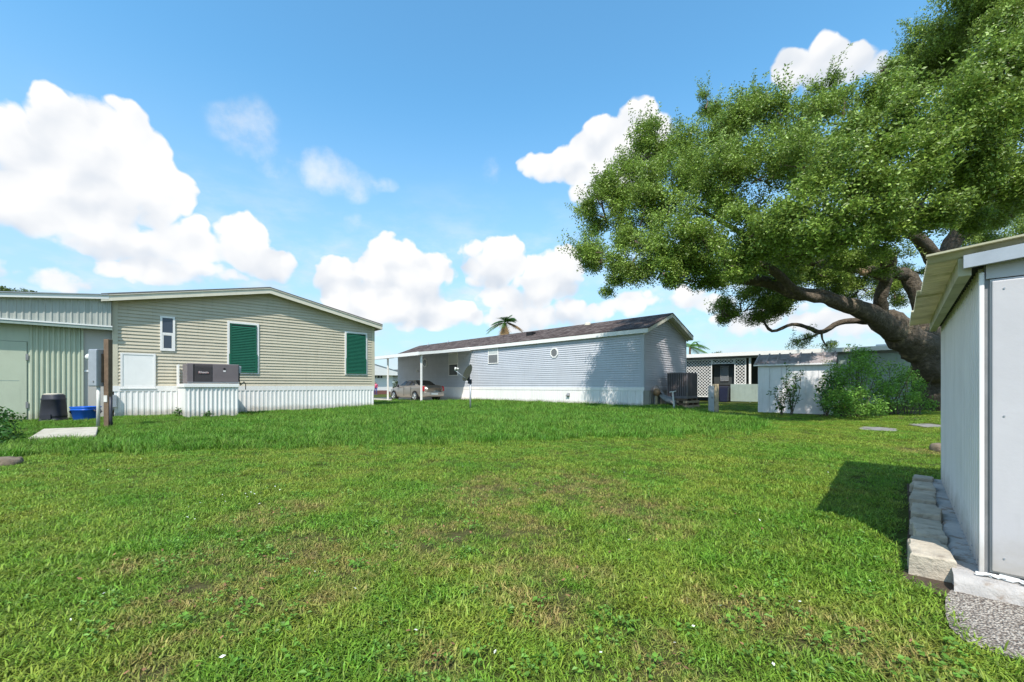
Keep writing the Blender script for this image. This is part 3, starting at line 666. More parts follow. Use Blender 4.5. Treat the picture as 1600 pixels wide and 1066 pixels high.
    # windows on the long wall, plane x=0
    def rect(a, b, c, d):
        _, y1, zt = BF.hit(a, b, x=-.03); _, y0, _ = BF.hit(c, d, x=-.03); zb = BF.hit(a, d, x=-.03)[2]; return y0, y1, zb, zt
    for (a, b, c, d, up, lo) in ((763, 540.5, 778.5, 569, 'pane_blind', 'pane_grey'), (701.5, 552, 715.5, 587.5, 'pane_blind', 'pane_dark')):
        y0, y1, z0, z1 = rect(a, b, c, d); fr = MB(); w = .05
        for q in ((y0, y0+w, z0, z1), (y1-w, y1, z0, z1), (y0+w, y1-w, z0, z0+w), (y0+w, y1-w, z1-w, z1)): fr.box(-.06, 0, *q)
        win = fr.build('window', 'white_vinyl', H); zm = (z0+z1)/2
        MB().box(-.05, -.01, y0+w, y1-w, zm-.025, zm+.025).build('meeting_rail', 'white_vinyl', win)
        MB().box(-.042, -.034, y0+w, y1-w, zm+.025, z1-w).build('pane', up, win); MB().box(-.042, -.034, y0+w, y1-w, z0+w, zm-.025).build('pane', lo, win)
    def octo(px, py, r, mt):
        _, y, z = BF.hit(px, py, x=-.03); k = lambda r: [(y+r*math.cos(R(22.5+45*i)), z+r*math.sin(R(22.5+45*i))) for i in range(8)]
        mb = MB(); rows = [[(-.004, *p) for p in k(r)], [(-.06, *p) for p in k(r)], [(-.06, *p) for p in k(r-.07)], [(-.012, *p) for p in k(r-.07)]]
        mb.strip(rows, True); win = mb.build('window', 'white_paint', H, label='octagonal window with white frame')
        mb = MB(); mb.prism(k(r-.069), -.042, -.034, 'x'); mb.build('pane', mt, win)
    octo(866, 551.5, .30, 'pane_grey'); octo(664, 567, .36, 'pane_grey')
    _, y, z = BF.hit(652.5, 580, x=-.05); MB().lathe([(.05, -.08), (.08, -.02), (.07, .05), (.03, .08)], 12, c=(-.08, y, z)).build('porch_lamp', 'white_paint', H)
    _, y, z = BF.hit(888, 616.5, x=-.05); MB().prism([(-.04, z+.08), (-.04, z-.1), (-.12, z-.1), (-.16, z-.06)], y-.1, y+.1, 'y').build('dryer_vent', 'galv_dull', H)
blue_house()

def carport():
    H = empty('carport', BF.world(0, 12.9), BF.a); tag(H, 'white flat carport roof on posts along the blue house', 'carport')
    Z0, Z1, OUT, L = 3.60, 3.10, 4.25, 10.8
    za = lambda x: Z0 + (Z1-Z0)*(-x)/OUT
    MB().prism([(-.19, za(-.19)-.03), (-OUT, za(-OUT)-.03), (-OUT, za(-OUT)+.02), (-.19, za(-.19)+.02)], .05, L-.05).build('roof', 'white_paint', H)
    src = None
    for i in range(26):
        y = .25+i*.4
        if src is None: src = MB().prism([(-.2, za(-.2)+.021), (-OUT+.02, za(-OUT)+.021), (-OUT+.02, za(-OUT)+.055), (-.2, za(-.2)+.055)], 0, .05).build('roof_rib', 'white_paint', H); src.location = (0, y, 0)
        else: piece(src, 'roof_rib', H, (0, y, 0))
    MB().box(-OUT-.05, -OUT, 0, L, za(-OUT)-.14, za(-OUT)+.07).build('gutter', 'white_paint', H)
    for y in (0, L-.05): MB().prism([(-.19, za(-.19)-.10), (-OUT, za(-OUT)-.12), (-OUT, za(-OUT)+.06), (-.19, za(-.19)+.06)], y-.005, y+.045).build('end_fascia', 'white_paint', H)
    for y in (.2, 4.6, 9.0):
        p = MB().box(-4.0, -3.9, y, y+.1, .03, za(-3.95)-.035).build('post', 'white_paint', H, bevel=.008); MB().box(-4.04, -3.86, y-.04, y+.14, .02, .04).build('base_plate', 'galv', p)
    mb = MB(); mb.box(-4.5, -.03, 12.3, 24.6, -.05, .022, mx=Matrix.Translation(BF.o) @ Matrix.Rotation(BF.a, 4, 'Z')); struct(mb.build('carport_pavement', 'concrete_path'))
    mb = MB(); mb.box(-9.5, -4.6, 19.5, 32, -.05, .012, mx=Matrix.Translation(BF.o) @ Matrix.Rotation(BF.a, 4, 'Z')); struct(mb.build('street', 'concrete_path'))
carport()

# ------------------------------------------------------------------ sedan under the carport
def sedan():
    # local x forward (nose), y to the car's left, origin under the middle
    mid = BF.world(-2.42, 16.42, .022); H = empty('sedan', mid, BF.a + R(90)); tag(H, 'silver beige four door sedan parked under the carport', 'car')
    L, Wd = 4.85, 1.80
    st = [(-2.42, .55, .42, .80, .90), (-2.36, .74, .30, .90, .99), (-2.2, .83, .26, .96, 1.05), (-1.7, .88, .24, .98, 1.075), (-1.1, .90, .22, .97, 1.05), (-.3, .905, .2, .95, 1.02), (.6, .905, .2, .92, .99),
          (1.0, .90, .2, .90, .975), (1.6, .88, .22, .84, .93), (2.1, .83, .24, .75, .83), (2.33, .72, .28, .66, .73), (2.43, .55, .36, .58, .63)]
    mb = MB(); rows = []
    for x, hw, zb, zs, zt in st:
        half = [(0, zb), (hw*.86, zb), (hw*.97, zb+.08), (hw, zb+.28 if zs > zb+.4 else (zb+zs)/2), (hw*.985, zs-.08), (hw*.95, zs), (hw*.84, zt-.02), (hw*.5, zt), (0, zt+.01)]
        rows.append([(x, y, z) for y, z in half] + [(x, -y, z) for y, z in half[-2:0:-1]])
    n = mb.strip(rows, True); k = len(rows[0]); mb.face(*[n+i for i in range(k)]); mb.face(*[n+(len(rows)-1)*k+i for i in range(k)][::-1])
    body = mb.build('body', 'car_paint', H, sm=True)
    # cabin
    base = [(-1.62, 1.05), (-.9, 1.0), (.2, .96), (.98, .96)]; 
    def ring(z, xa, xb, hw):
        pts = []
        for x in np.linspace(xa, xb, 9): pts.append((x, hw*(1-.10*abs((x-(xa+xb)/2)/((xb-xa)/2))**3), z))
        return pts + [(x, -y, z) for x, y, z in pts[::-1]]
    cab = MB(); rws = [ring(.97, -1.72, 1.08, .80), ring(1.05, -1.58, .94, .79), ring(1.33, -.98, .28, .66), ring(1.41, -.80, .06, .60), ring(1.435, -.62, -.12, .50)]
    n = cab.strip(rws, True); e = n+4*18; cab.face(*[e+i for i in range(18)]); cb = cab.build('cabin', 'car_paint', H, sm=True)
    lerp = lambda a, b, t: tuple(a[i]+(b[i]-a[i])*t for i in range(3))
    def pane(mt, pts, name='window', off=.012):
        c = Vector((-.3, 0, .9)); P4 = [Vector(p) for p in pts]; nn = (P4[1]-P4[0]).cross(P4[2]-P4[0]).normalized()
        if nn.dot(P4[0]-c) < 0: nn = -nn
        m2 = MB(); a = m2.add([p+nn*off for p in P4]); b = m2.add([p-nn*.02 for p in P4]); q = len(P4)
        m2.face(*range(a, a+q)); m2.face(*range(b, b+q)); [m2.face(a+i, a+(i+1) % q, b+(i+1) % q, b+i) for i in range(q)]; return m2.build(name, mt, cb)
    for s in (1, -1):
        pane('car_glass', [(.80, s*.765, 1.04), (-.02, s*.798, 1.04), (-.09, s*.672, 1.34), (.20, s*.665, 1.33)])
        pane('car_glass', [(-.10, s*.798, 1.04), (-.86, s*.79, 1.05), (-.74, s*.668, 1.34), (-.17, s*.672, 1.34)])
        pane('car_glass', [(-.92, s*.787, 1.06), (-1.26, s*.765, 1.08), (-.95, s*.69, 1.28), (-.84, s*.67, 1.33)])
    pane('car_glass', [(-1.52, .66, 1.075), (-1.52, -.66, 1.075), (-1.0, -.55, 1.345), (-1.0, .55, 1.345)], 'rear_window', .03)
    pane('car_glass', [(.88, .66, 1.06), (.88, -.66, 1.06), (.30, -.55, 1.345), (.30, .55, 1.345)], 'windscreen', .03)
    for s in (1, -1):
        for x in (.03, -.88): MB().box(x-.006, x+.006, s*.898-.012, s*.898+.012, .34, .95).build('door_gap', 'dark', body)
        for x in (-.12, -1.0): MB().box(x-.09, x+.09, s*.90-.02, s*.90+.02, .83, .86).build('door_handle', 'chrome', body)
        mb = MB(); mb.lathe([(.06, -.1), (.095, -.05), (.095, .04), (.05, .09)], 10, c=(.72, s*.97, 1.03)); mb.build('mirror', 'black_plastic', H, sm=True)
        tl = MB().prism([(-2.37, .66), (-2.20, .70), (-2.24, 1.0), (-2.34, .97)], min(s*.62, s*.855), max(s*.62, s*.855), 'y').build('tail_light', 'red_lens', H, bevel=.02)
        hl = MB().box(2.08, 2.36, min(s*.5, s*.78), max(s*.5, s*.78), .58, .70).build('headlight', 'plate', H, bevel=.03)
        for x in (-1.42, 1.45):
            wx = Matrix.Translation((x, s*.80, .32)) @ Matrix.Rotation(R(90), 4, 'X')
            ar = MB(); ar.lathe([(.375, -.115), (.375, .115)], 24, mx=wx); ar.build('wheel_arch', 'dark', body)
            ty = MB(); ty.lathe([(.2, -.10), (.30, -.105), (.322, -.08), (.322, .08), (.30, .125), (.2, .12)], 28, mx=wx if s < 0 else Matrix.Translation((x, s*.80, .32)) @ Matrix.Rotation(R(-90), 4, 'X')); w = ty.build('wheel', 'tyre', H, sm=True)
            wm = Matrix.Translation((x, s*.926, .32)) @ Matrix.Rotation(R(-90*s), 4, 'X')
            rm = MB(); rm.lathe([(.215, -.02), (.22, .0), (.205, .012), (.19, -.01), (.02, .0), (.02, .01)], 20, mx=wm)
            for q in range(7):
                a = 2*math.pi*q/7; rm.box(.03, .2, -.03, .03, -.006, .012, mx=wm @ Matrix.Rotation(a, 4, 'Z'))
            rm.build('rim', 'chrome', w)
    MB().prism([(-2.46, .34), (-2.30, .28), (-2.28, .62), (-2.44, .60)], -.78, .78, 'y').build('rear_bumper', 'car_paint', H, bevel=.04)
    MB().box(-2.475, -2.455, -.26, .26, .42, .54).build('number_plate', 'plate', H)
    MB().box(-2.415, -2.385, -.5, .5, .72, .755).build('trunk_trim', 'chrome', H); MB().box(-2.36, -1.4, -.62, .62, 1.058, 1.07).build('trunk_lid', 'car_paint', H, bevel=.004)
    MB().box(2.36, 2.46, -.5, .5, .42, .58).build('grille', 'chrome', H, bevel=.02)
sedan()

def satellite_dish():
    b = G(735, 640.5); H = empty('satellite_dish', b, 0); tag(H, 'grey satellite dish on a steel pole in the long grass', 'satellite dish')
    MB().tube([(0, 0, -.05), (0, 0, 1.17)], .038, 12).build('pole', 'galv', H, sm=True)
    c = Vector((-.13, .02, 1.58)); n = Vector((-.78, -.50, .38)).normalized(); q = n.to_track_quat('Z', 'Y').to_matrix().to_4x4()
    mx = Matrix.Translation(c) @ q @ Matrix.Diagonal((.88, 1, 1, 1)); mb = MB(); pr = [(r, .26*r*r-.03) for r in (.001, .1, .2, .3, .36, .385)]
    mb.lathe(pr + [(.39, .006)] + [(r, z-.012) for r, z in pr[::-1]], 28, mx=mx); mb.build('reflector', 'dish_grey', H, sm=True)
    br = MB(); br.box(-.10, .06, -.06, .06, 1.12, 1.30); br.box(-.13, -.02, -.05, .05, 1.26, 1.5); br.build('bracket', 'black_plastic', H, bevel=.01)
    tip = c + n*.62 - Vector((0, 0, .14)); low = c + q.to_3x3() @ Vector((0, 0, 0)) - Vector((-.03, 0, .33))
    MB().tube([low, tip], [.022, .018], 8).build('feed_arm', 'galv', H, sm=True)
    MB().tube([tip, tip + Vector((.03, -.02, .13))], .045, 10).build('receiver', 'pipe_white', H, sm=True)
    MB().tube([tip + Vector((.14, .02, .06)), tip + Vector((.08, 0, .07))], .05, 10).build('receiver', 'pipe_white', H, sm=True)
    MB().tube([(-.08, .02, 1.2), (-.2, -.02, 1.08), (-.15, -.04, .98), (-.04, -.04, 1.02), (-.03, -.04, .7)], .008, 6).build('cable', 'pipe_white', H)
satellite_dish()

# ------------------------------------------------------------------ heat pump and clutter at the blue house's end
def heat_pump():
    c = BF.loc(G(1074, 637)); x0, y0 = c.x, c.y; B = empty('timber_base', BF.world(x0-.1, y0-.05), BF.a); tag(B, 'weathered timber base under the heat pump', 'timber base')
    for z, q in ((.0, 0), (.21, .06)):
        for yy in (0, .42, .84): MB().box(-.1+q, 1.45-q, yy, yy+.2, z, z+.1).build('sleeper', 'wood_pale', B, bevel=.01)
        for xx in (0, .55, 1.15): MB().box(xx, xx+.18, q, 1.05-q, z+.1, z+.208).build('sleeper', 'wood', B, bevel=.01)
    U = empty('heat_pump', BF.world(x0, y0, .42), BF.a); tag(U, 'large brown louvred heat pump at the end of the blue house', 'heat pump')
    w, d, h = 1.15, 1.0, 1.22
    MB().box(.03, w-.03, .03, d-.03, 0, h-.02).build('coil', 'unit_dark', U)
    MB().box(-.01, w+.01, -.01, d+.01, h-.02, h+.02).build('top_cover', 'unit_grille', U, bevel=.01); MB().box(-.01, w+.01, -.01, d+.01, -.0, .12).build('base_pan', 'unit_grille', U, bevel=.01)
    for x, y in ((0, 0), (w-.05, 0), (0, d-.05), (w-.05, d-.05)): MB().box(x, x+.05, y, y+.05, .12, h-.02).build('corner_post', 'unit_grille', U)
    src = MB().box(0, .02, 0, .035, .12, h-.02).build('louvre', 'unit_grille', U); src.location = (0, .1, 0)
    for i in range(1, 8): piece(src, 'louvre', U, (0, .1+i*.108, 0))
    MB().box(.06, w-.06, .0, .03, .14, h-.04).build('service_panel', 'unit_dark', U, bevel=.006); MB().box(w*.35, w*.38, -.004, .0, .14, h-.04).build('panel_seam', 'unit_grille', U)
    # flexible metal duct hood against the wall
    a = BF.loc(G(1033, 637)); D = empty('duct_hood', BF.world(a.x, -.14), BF.a); tag(D, 'dented grey sheet metal duct hood leaning on the blue house end', 'duct')
    mb = MB(); rows = []
    for t in np.linspace(0, 1, 9):
        z = .78 - .62*t + .05*math.sin(t*9); y = -.02-.85*t; r = .30 - .05*t + .02*math.sin(t*25)
        rows.append([(.25+.35*t + r*math.cos(u)*.9, y + r*.25*math.sin(u), z + r*math.sin(u)*.75 + .03*mnoise.noise(Vector((u, t*7, 3)))) for u in np.linspace(0, 2*math.pi, 16, endpoint=False)])
    n = mb.strip(rows, True); mb.face(*[n+i for i in range(16)][::-1]); mb.face(*[n+8*16+i for i in range(16)]); mb.build('duct', 'galv_dull', D, sm=True)
    mb = MB(); mb.prism([(.02, 0), (.55, 0), (.62, .6), (.45, 1.0), (.12, 1.05)], -.10, -.06); mb.build('side_sheet', 'galv_dull', D)
    # copper coloured hose bib board
    V = empty('valve_post', BF.world(.62, -.33), BF.a); tag(V, 'short post with rusty valve box near the blue house corner', 'post')
    MB().box(-.05, .05, -.05, .05, 0, .62).build('stake', 'wood_pale', V); mb = MB(); mb.lathe([(.05, 0), (.15, .04), (.17, .2), (.13, .32), (.05, .36)], 12, c=(0, -.02, .55)); mb.build('valve_box', 'brass', V, sm=True)
    MB().tube([(.02, -.1, .7), (.16, -.14, .70), (.2, -.14, .62)], .025, 8).build('tap', 'dark', V)
    b = G(1053, 641.5); T = empty('standpipe', b, .3); tag(T, 'thin white standpipe with a T handle beside the heat pump', 'pipe')
    MB().tube([(0, 0, -.03), (.0, 0, .25), (-.03, 0, .5), (-.06, 0, .78)], [.05, .035, .035, .025], 8).build('riser', 'pipe_white', T, sm=True); MB().tube([(-.21, 0, .76), (.10, 0, .80)], .022, 8).build('cross_bar', 'pipe_white', T)
    for i, (px, py, l) in enumerate(((1077, 637.5, .5), (1025, 638.5, .8))):
        b = G(px, py, .03); o = MB(); o.tube([(-l/2, 0, 0), (0, .02, .02), (l/2, -.03, 0)], .025, 6); s = o.build('fallen_branch', 'wood_pale', None, sm=True); s.location = b; s.rotation_euler = (0, 0, .5-i*.9)
        tag(s, ['short pale branch lying below the heat pump', 'long pale stick lying along the base of the blue house end wall'][i], 'branch')
    b = G(1116, 646); K = empty('marker_post', b, .15); tag(K, 'short weathered timber post with a grey box on its side', 'post')
    MB().box(-.03, .15, -.06, .09, -.05, 1.09).build('timber', 'wood_pale', K, bevel=.012); MB().box(-.20, -.034, -.05, .07, .05, 1.02).build('cabinet', 'galv', K, bevel=.01); MB().box(-.16, -.08, -.056, -.051, .55, .62).build('plate', 'galv_dull', K)
heat_pump()

# ------------------------------------------------------------------ long porch building behind
def porch():
    deg = math.degrees(math.atan2(-.604, .797)); PF = Frame(12.8, 28.0, deg); H = empty('porch_building', PF.o, PF.a); tag(H, 'long low building with white lattice porch and flat white roof', 'building')
    xs = lambda px: PF.hit(px, 600, y=0)[0]
    X0, X1 = -5, 16.5
    MB().box(X0, X1, 2.6, 9, .0, 2.95).build('wall', 'screen_shade', H); MB().box(X0-.2, X1+.3, -.35, 9.2, 3.02, 3.10).build('roof', 'white_paint', H)  # back wall coloured near black to stand in for shade inside the porch
    MB().box(X0-.2, X1+.3, -.42, -.352, 2.93, 3.16).build('fascia', 'white_paint', H); MB().box(X0, X1, -.05, .05, 2.80, 3.0).build('beam', 'galv_dull', H)
    # lattice, built strip by strip
    def lattice(x0, x1, z0, z1):
        mb = MB(); p = .20; w = .036; 
        for sgn in (1, -1):
            k = int(((x1-x0)+(z1-z0))/p)+2
            for i in range(-1, k):
                # line x = xs + sgn*(z - z0)
                b = x0 + i*p - (0 if sgn < 0 else (z1-z0))
                za, zb = z0, z1; xa = b if sgn > 0 else b + 0; 
                f = (lambda z: b + (z-z0)) if sgn > 0 else (lambda z: b - (z-z0))
                g = (lambda x: z0 + (x-b)) if sgn > 0 else (lambda x: z0 + (b-x))
                if sgn > 0: za = max(z0, g(x0)); zb = min(z1, g(x1))
                else: za = max(z0, g(x1)); zb = min(z1, g(x0))
                if zb - za < .03: continue
                yy = -.012 if sgn > 0 else .002
                mb.prism([(f(za)-w*.7, za), (f(za)+w*.7, za), (f(zb)+w*.7, zb), (f(zb)-w*.7, zb)], yy, yy+.012)
        o = mb.build('lattice_panel', 'white_paint', H, kind='stuff')
        fr = MB(); frame_rect(fr, x0-.03, x1+.03, z0-.03, z1+.03, .05, -.03, .03); fr.build('lattice_frame', 'white_paint', H)
    a, b, c, d = xs(1113), xs(1147), xs(1165), xs(1172)
    lattice(-3.6, a-.05, .33, 2.76); lattice(a+.02, b-.02, 2.50, 2.76); lattice(b+.05, c, 1.15, 2.76)
    MB().box(a, b, .5, .56, 1.1, 2.5).build('porch_screen', 'screen_shade', H); wx0, wx1 = a+.35, a+1.0
    fr = MB(); frame_rect(fr, a+.4, b-.4, 1.35, 2.35, .05, .44, .499); w = fr.build('window', 'galv_dull', H); MB().box(a+.46, b-.46, .46, .48, 1.41, 2.29).build('pane', 'pane_grey', w)
    MB().box(a, b, .1, .2, .1, 1.1).build('knee_wall', 'dark', H)
    for px in (1172, 1300, 1420): x = xs(px); MB().box(x-.06, x+.06, -.06, .06, 0, 2.8).build('post', 'white_paint', H)
    for i, (p, q) in enumerate(((1142, 1187), (1200, 1240), (1300, 1425))):
        MB().box(xs(p), xs(q)-.05, -.10, -.04, .05, 1.15 if i < 2 else 2.79).build('half_wall', 'green_half', H)
    MB().box(xs(1395)-.6, xs(1395)+.3, 1, 1.5, 3.1, 3.35).build('roof_vent', 'white_paint', H)
    B = empty('wheelie_bin', PF.world(xs(1134), -.55), PF.a); tag(B, 'dark blue wheelie bin beside the lattice porch', 'bin')
    mb = MB(); rows = [[(sx*r, sy*r*1.1, z) for sx, sy in ((-1, -1), (1, -1), (1, 1), (-1, 1))] for r, z in ((.21, .02), (.27, .92))]; n = mb.strip(rows, True); mb.face(n+4, n+5, n+6, n+7); mb.face(n+3, n+2, n+1, n)
    M['navy'] = M.get('navy') or mat('navy', (.018, .022, .05), .5, .15, 6); mb.build('body', 'navy', B, bevel=.03); MB().prism([(-.32, .93), (.32, .93), (.30, 1.0), (-.30, 1.0)], -.28, .28, 'x').build('lid', 'navy', B, bevel=.02)
    for s in (-1, 1): MB().lathe([(.09, -.03), (.1, 0), (.09, .03)], 14, mx=Matrix.Translation((s*.2, .28, .1)) @ Matrix.Rotation(R(90), 4, 'Y')).build('wheel', 'tyre', B)
porch()

# ------------------------------------------------------------------ small white garden shed under the oak
def garden_shed():
    p0, p1 = G(1185, 645), G(1300, 649); v = p1-p0; GF = Frame(p0.x, p0.y, math.degrees(math.atan2(v.y, v.x))); W = v.length; H = empty('garden_shed', GF.o, GF.a); tag(H, 'small pale lilac grey garden shed with ribbed metal roof', 'shed')
    D, z0, zt = 1.7, .02, 1.80
    MB().box(.02, W-.02, .02, D, z0, zt).build('core', 'grey_shed', H)
    n = 6
    for i in range(n): MB().box(i*W/n+.006, (i+1)*W/n-.006, -.008, .02, z0, zt).build('wall_panel', 'grey_shed', H)
    for x in (-.012, W-.03): MB().box(x, x+.042, -.022, .03, z0, zt).build('corner_trim', 'grey_shed', H)
    sl = .42/(D*.55)
    rf = MB().prism([(-.14, zt-.01), (D*.55, zt+.42), (D+.14, zt-.0), (D+.14, zt+.03), (D*.55, zt+.45), (-.14, zt+.02)], -.14, W+.12, 'x').build('roof', 'roof_lilac', H)
    MB().box(-.14, W+.12, -.155, -.141, zt-.03, zt+.022).build('eave_trim', 'grey_shed', H)
    src = None
    for i in range(8):
        x = -.10 + i*(W+.16)/7
        mb = MB().prism([(-.14, zt+.021), (D*.55, zt+.452), (D*.55, zt+.50), (-.14, zt+.07)], -.025, .025, 'x')
        if src is None: src = mb.build('roof_rib', 'roof_lilac', H); src.location = (x, 0, 0)
        else: piece(src, 'roof_rib', H, (x, 0, 0))
    mb = MB(); rows = [(-.3, -.45), (W+3.2, -.55), (W+3.6, .4), (-.4, .0)]
    mb.add([GF.world(x, y, .004) for x, y in [(-.9, -.12), (-.3, -.42), (.8, -.50), (W, -.62), (W+1.4, -.75), (W+3.0, -.5), (W+3.4, .8), (W, 1.5), (-.4, .6)]]); mb.face(*range(9)); struct(mb.build('soil_bed', 'soil'))
garden_shed()

# ------------------------------------------------------------------ the big white metal shed on the right
SB = .085
s_near, s_far = G(1531, 896, SB), G(1470, 751, SB); sv = s_far - s_near; SF = Frame(s_near.x, s_near.y, math.degrees(math.atan2(sv.y, sv.x)))
SL = sv.length            # local x runs along the side wall away from us; local y is to the left, out of the wall; the front runs to -y
def metal_shed():
    H = empty('metal_shed', SF.o, SF.a); tag(H, 'white ribbed metal shed with overhanging corrugated roof sheets', 'shed')
    h = 1.605; Wd = 2.3
    MB().box(.03, SL-.01, -Wd, -.03, SB, h).build('core', 'shed_side', H)
    n = 8; w = SL/n; src = None; prof = []; k = 4
    for j in range(k): p = w/k; prof += [(j*p, 0), (j*p+p*.62, 0), (j*p+p*.72, .017), (j*p+p*.9, .017)]
    prof.append((w, 0))
    for i in range(n):
        if src is None:
            mb = MB(); mb.strip([[(a, b, z) for a, b in prof] for z in (SB, h)]); mb.strip([[(a, b-.006, z) for a, b in prof] for z in (h, SB)]); src = mb.build('wall_panel', 'shed_side', H); src.location = (0, -.017, 0)
        else: piece(src, 'wall_panel', H, (i*w, -.017, 0))
    # front: corner strip, dark slot, door with seams
    MB().box(-.014, .02, -.014, .004, SB, h-.05).build('corner_trim', 'shed_side', H, bevel=.004)
    MB().box(.0, .03, -.032, -.0142, SB, h).build('door_slot', 'galv_dull', H)
    x = -.115; i = 0
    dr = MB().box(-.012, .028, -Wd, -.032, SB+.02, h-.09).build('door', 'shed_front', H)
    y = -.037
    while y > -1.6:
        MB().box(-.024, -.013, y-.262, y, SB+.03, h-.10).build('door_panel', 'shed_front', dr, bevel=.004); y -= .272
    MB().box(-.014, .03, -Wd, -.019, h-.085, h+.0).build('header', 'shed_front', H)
    # roof: corrugated sheets lying almost flat, front trim and eave beam
    zr = lambda y: h + .050 + (-y)*.09
    cols = [(-.06, .95, .185), (.93, 1.93, .205), (1.90, SL+.14, .22)]
    for (a, b, oh) in cols:
        mb = MB(); xs = np.arange(a, b+.001, .0127); f = lambda x: .015*math.sin(2*math.pi*x/.076)
        mb.strip([[(x, oh, zr(oh)+f(x)) for x in xs], [(x, -Wd, zr(-Wd)+f(x)) for x in xs]]); mb.strip([[(x, -Wd, zr(-Wd)+f(x)+.004) for x in xs], [(x, oh, zr(oh)+f(x)+.004) for x in xs]])
        mb.build('roof_sheet', 'fibreglass', H, sm=True)
    MB().box(-.03, SL+.06, .03, .075, h-.06, h+.028).build('eave_beam', 'fibreglass', H); MB().box(.0, SL, -.03, .028, h-.02, h+.035).build('top_plate', 'dark', H)
    for i in range(11): x = .1+i*.27; MB().box(x, x+.12, .0291, .0299+.002, h-.055, h+.02).build('spacer', 'fibreglass', H) if i % 2 else None
    mb = MB(); mb.prism([(.06, zr(.06)-.075), (-Wd, zr(-Wd)-.075), (-Wd, zr(-Wd)-.013), (.06, zr(.06)-.013)], -.075, -.05, 'x'); mb.build('front_trim', 'galv', H)
    mb = MB(); mb.prism([(.19, zr(.19)+.018), (-Wd, zr(-Wd)+.018), (-Wd, zr(-Wd)+.027), (.19, zr(.19)+.027)], -.085, -.03, 'x'); mb.build('edge_flashing', 'fibreglass', H)
    sc = MB()
    for z in (SB+.10, .86, h-.14):
        for q in range(6): sc.lathe([(.004, 0), (.004, .003)], 6, mx=Matrix.Translation((-.0245, -.075-.272*q, z)) @ Matrix.Rotation(R(-90), 4, 'Y'))
    for z in (SB+.05, h-.08):
        for q in range(11): sc.lathe([(.0045, 0), (.0045, .003)], 6, mx=Matrix.Translation((.06+q*SL/11, .0005, z)) @ Matrix.Rotation(R(-90), 4, 'X'))
    sc.build('screws', 'galv', H, kind='stuff')
    # painted concrete footing with flaking edge
    S = empty('shed_slab', SF.world(0, 0), SF.a); tag(S, 'paint flaked concrete slab under the white metal shed', 'slab')
    mb = MB(); xs = np.linspace(-.085, SL+.08, 60); r1 = []; r2 = []; r3 = []
    for x in xs:
        o = .085 + .02*mnoise.noise(Vector((x*3, 1, 0))) + .012*mnoise.noise(Vector((x*11, 5, 0))); zz = SB - .004 - .008*abs(mnoise.noise(Vector((x*6, 2, 0))))
        r1.append((x, -.05, SB-.003)); r2.append((x, o-.02, zz)); r3.append((x, o, zz-.03))
    mb.strip([r1, r2, r3, [(x, o[1]+.01, -.03) for x, o in zip(xs, r3)]]); mb.build('side_edge', 'slab_paint', S, sm=True)
    mb = MB(); ys = np.linspace(.095, -Wd, 50); rows = [[], [], [], []]
    for y in ys:
        o = -.115 + .012*mnoise.noise(Vector((y*5, 9, 0))) + .01*mnoise.noise(Vector((y*14, 3, 0)))
        rows[0].append((.05, y, SB-.002)); rows[1].append((o+.02, y, SB-.004)); rows[2].append((o, y, SB-.03)); rows[3].append((o-.012, y, -.03))
    mb.strip(rows[::-1]); mb.build('front_edge', 'slab_paint', S, sm=True)
    for i in range(44):                     # flakes of old paint and sealant at the foot of the front
        y = .0 - rnd.random()*.9; x = -.035 + rnd.random()*.022 - .02*(rnd.random() < .2); a = .012+rnd.random()*.026
        mb = MB(); pts = [(x + a*.5*math.cos(t)*(0.5+.7*rnd.random()), y + a*math.sin(t)*(0.7+.5*rnd.random()), SB+.002+rnd.random()*.02) for t in np.linspace(0, 6.28, 7)[:-1]]
        n = mb.add(pts); n2 = mb.add([(p[0], p[1], p[2]-.006) for p in pts]); mb.face(*range(n, n+6)); [mb.face(n+q, n+(q+1) % 6, n2+(q+1) % 6, n2+q) for q in range(6)]; mb.build('paint_flake', 'peel', S)
metal_shed()

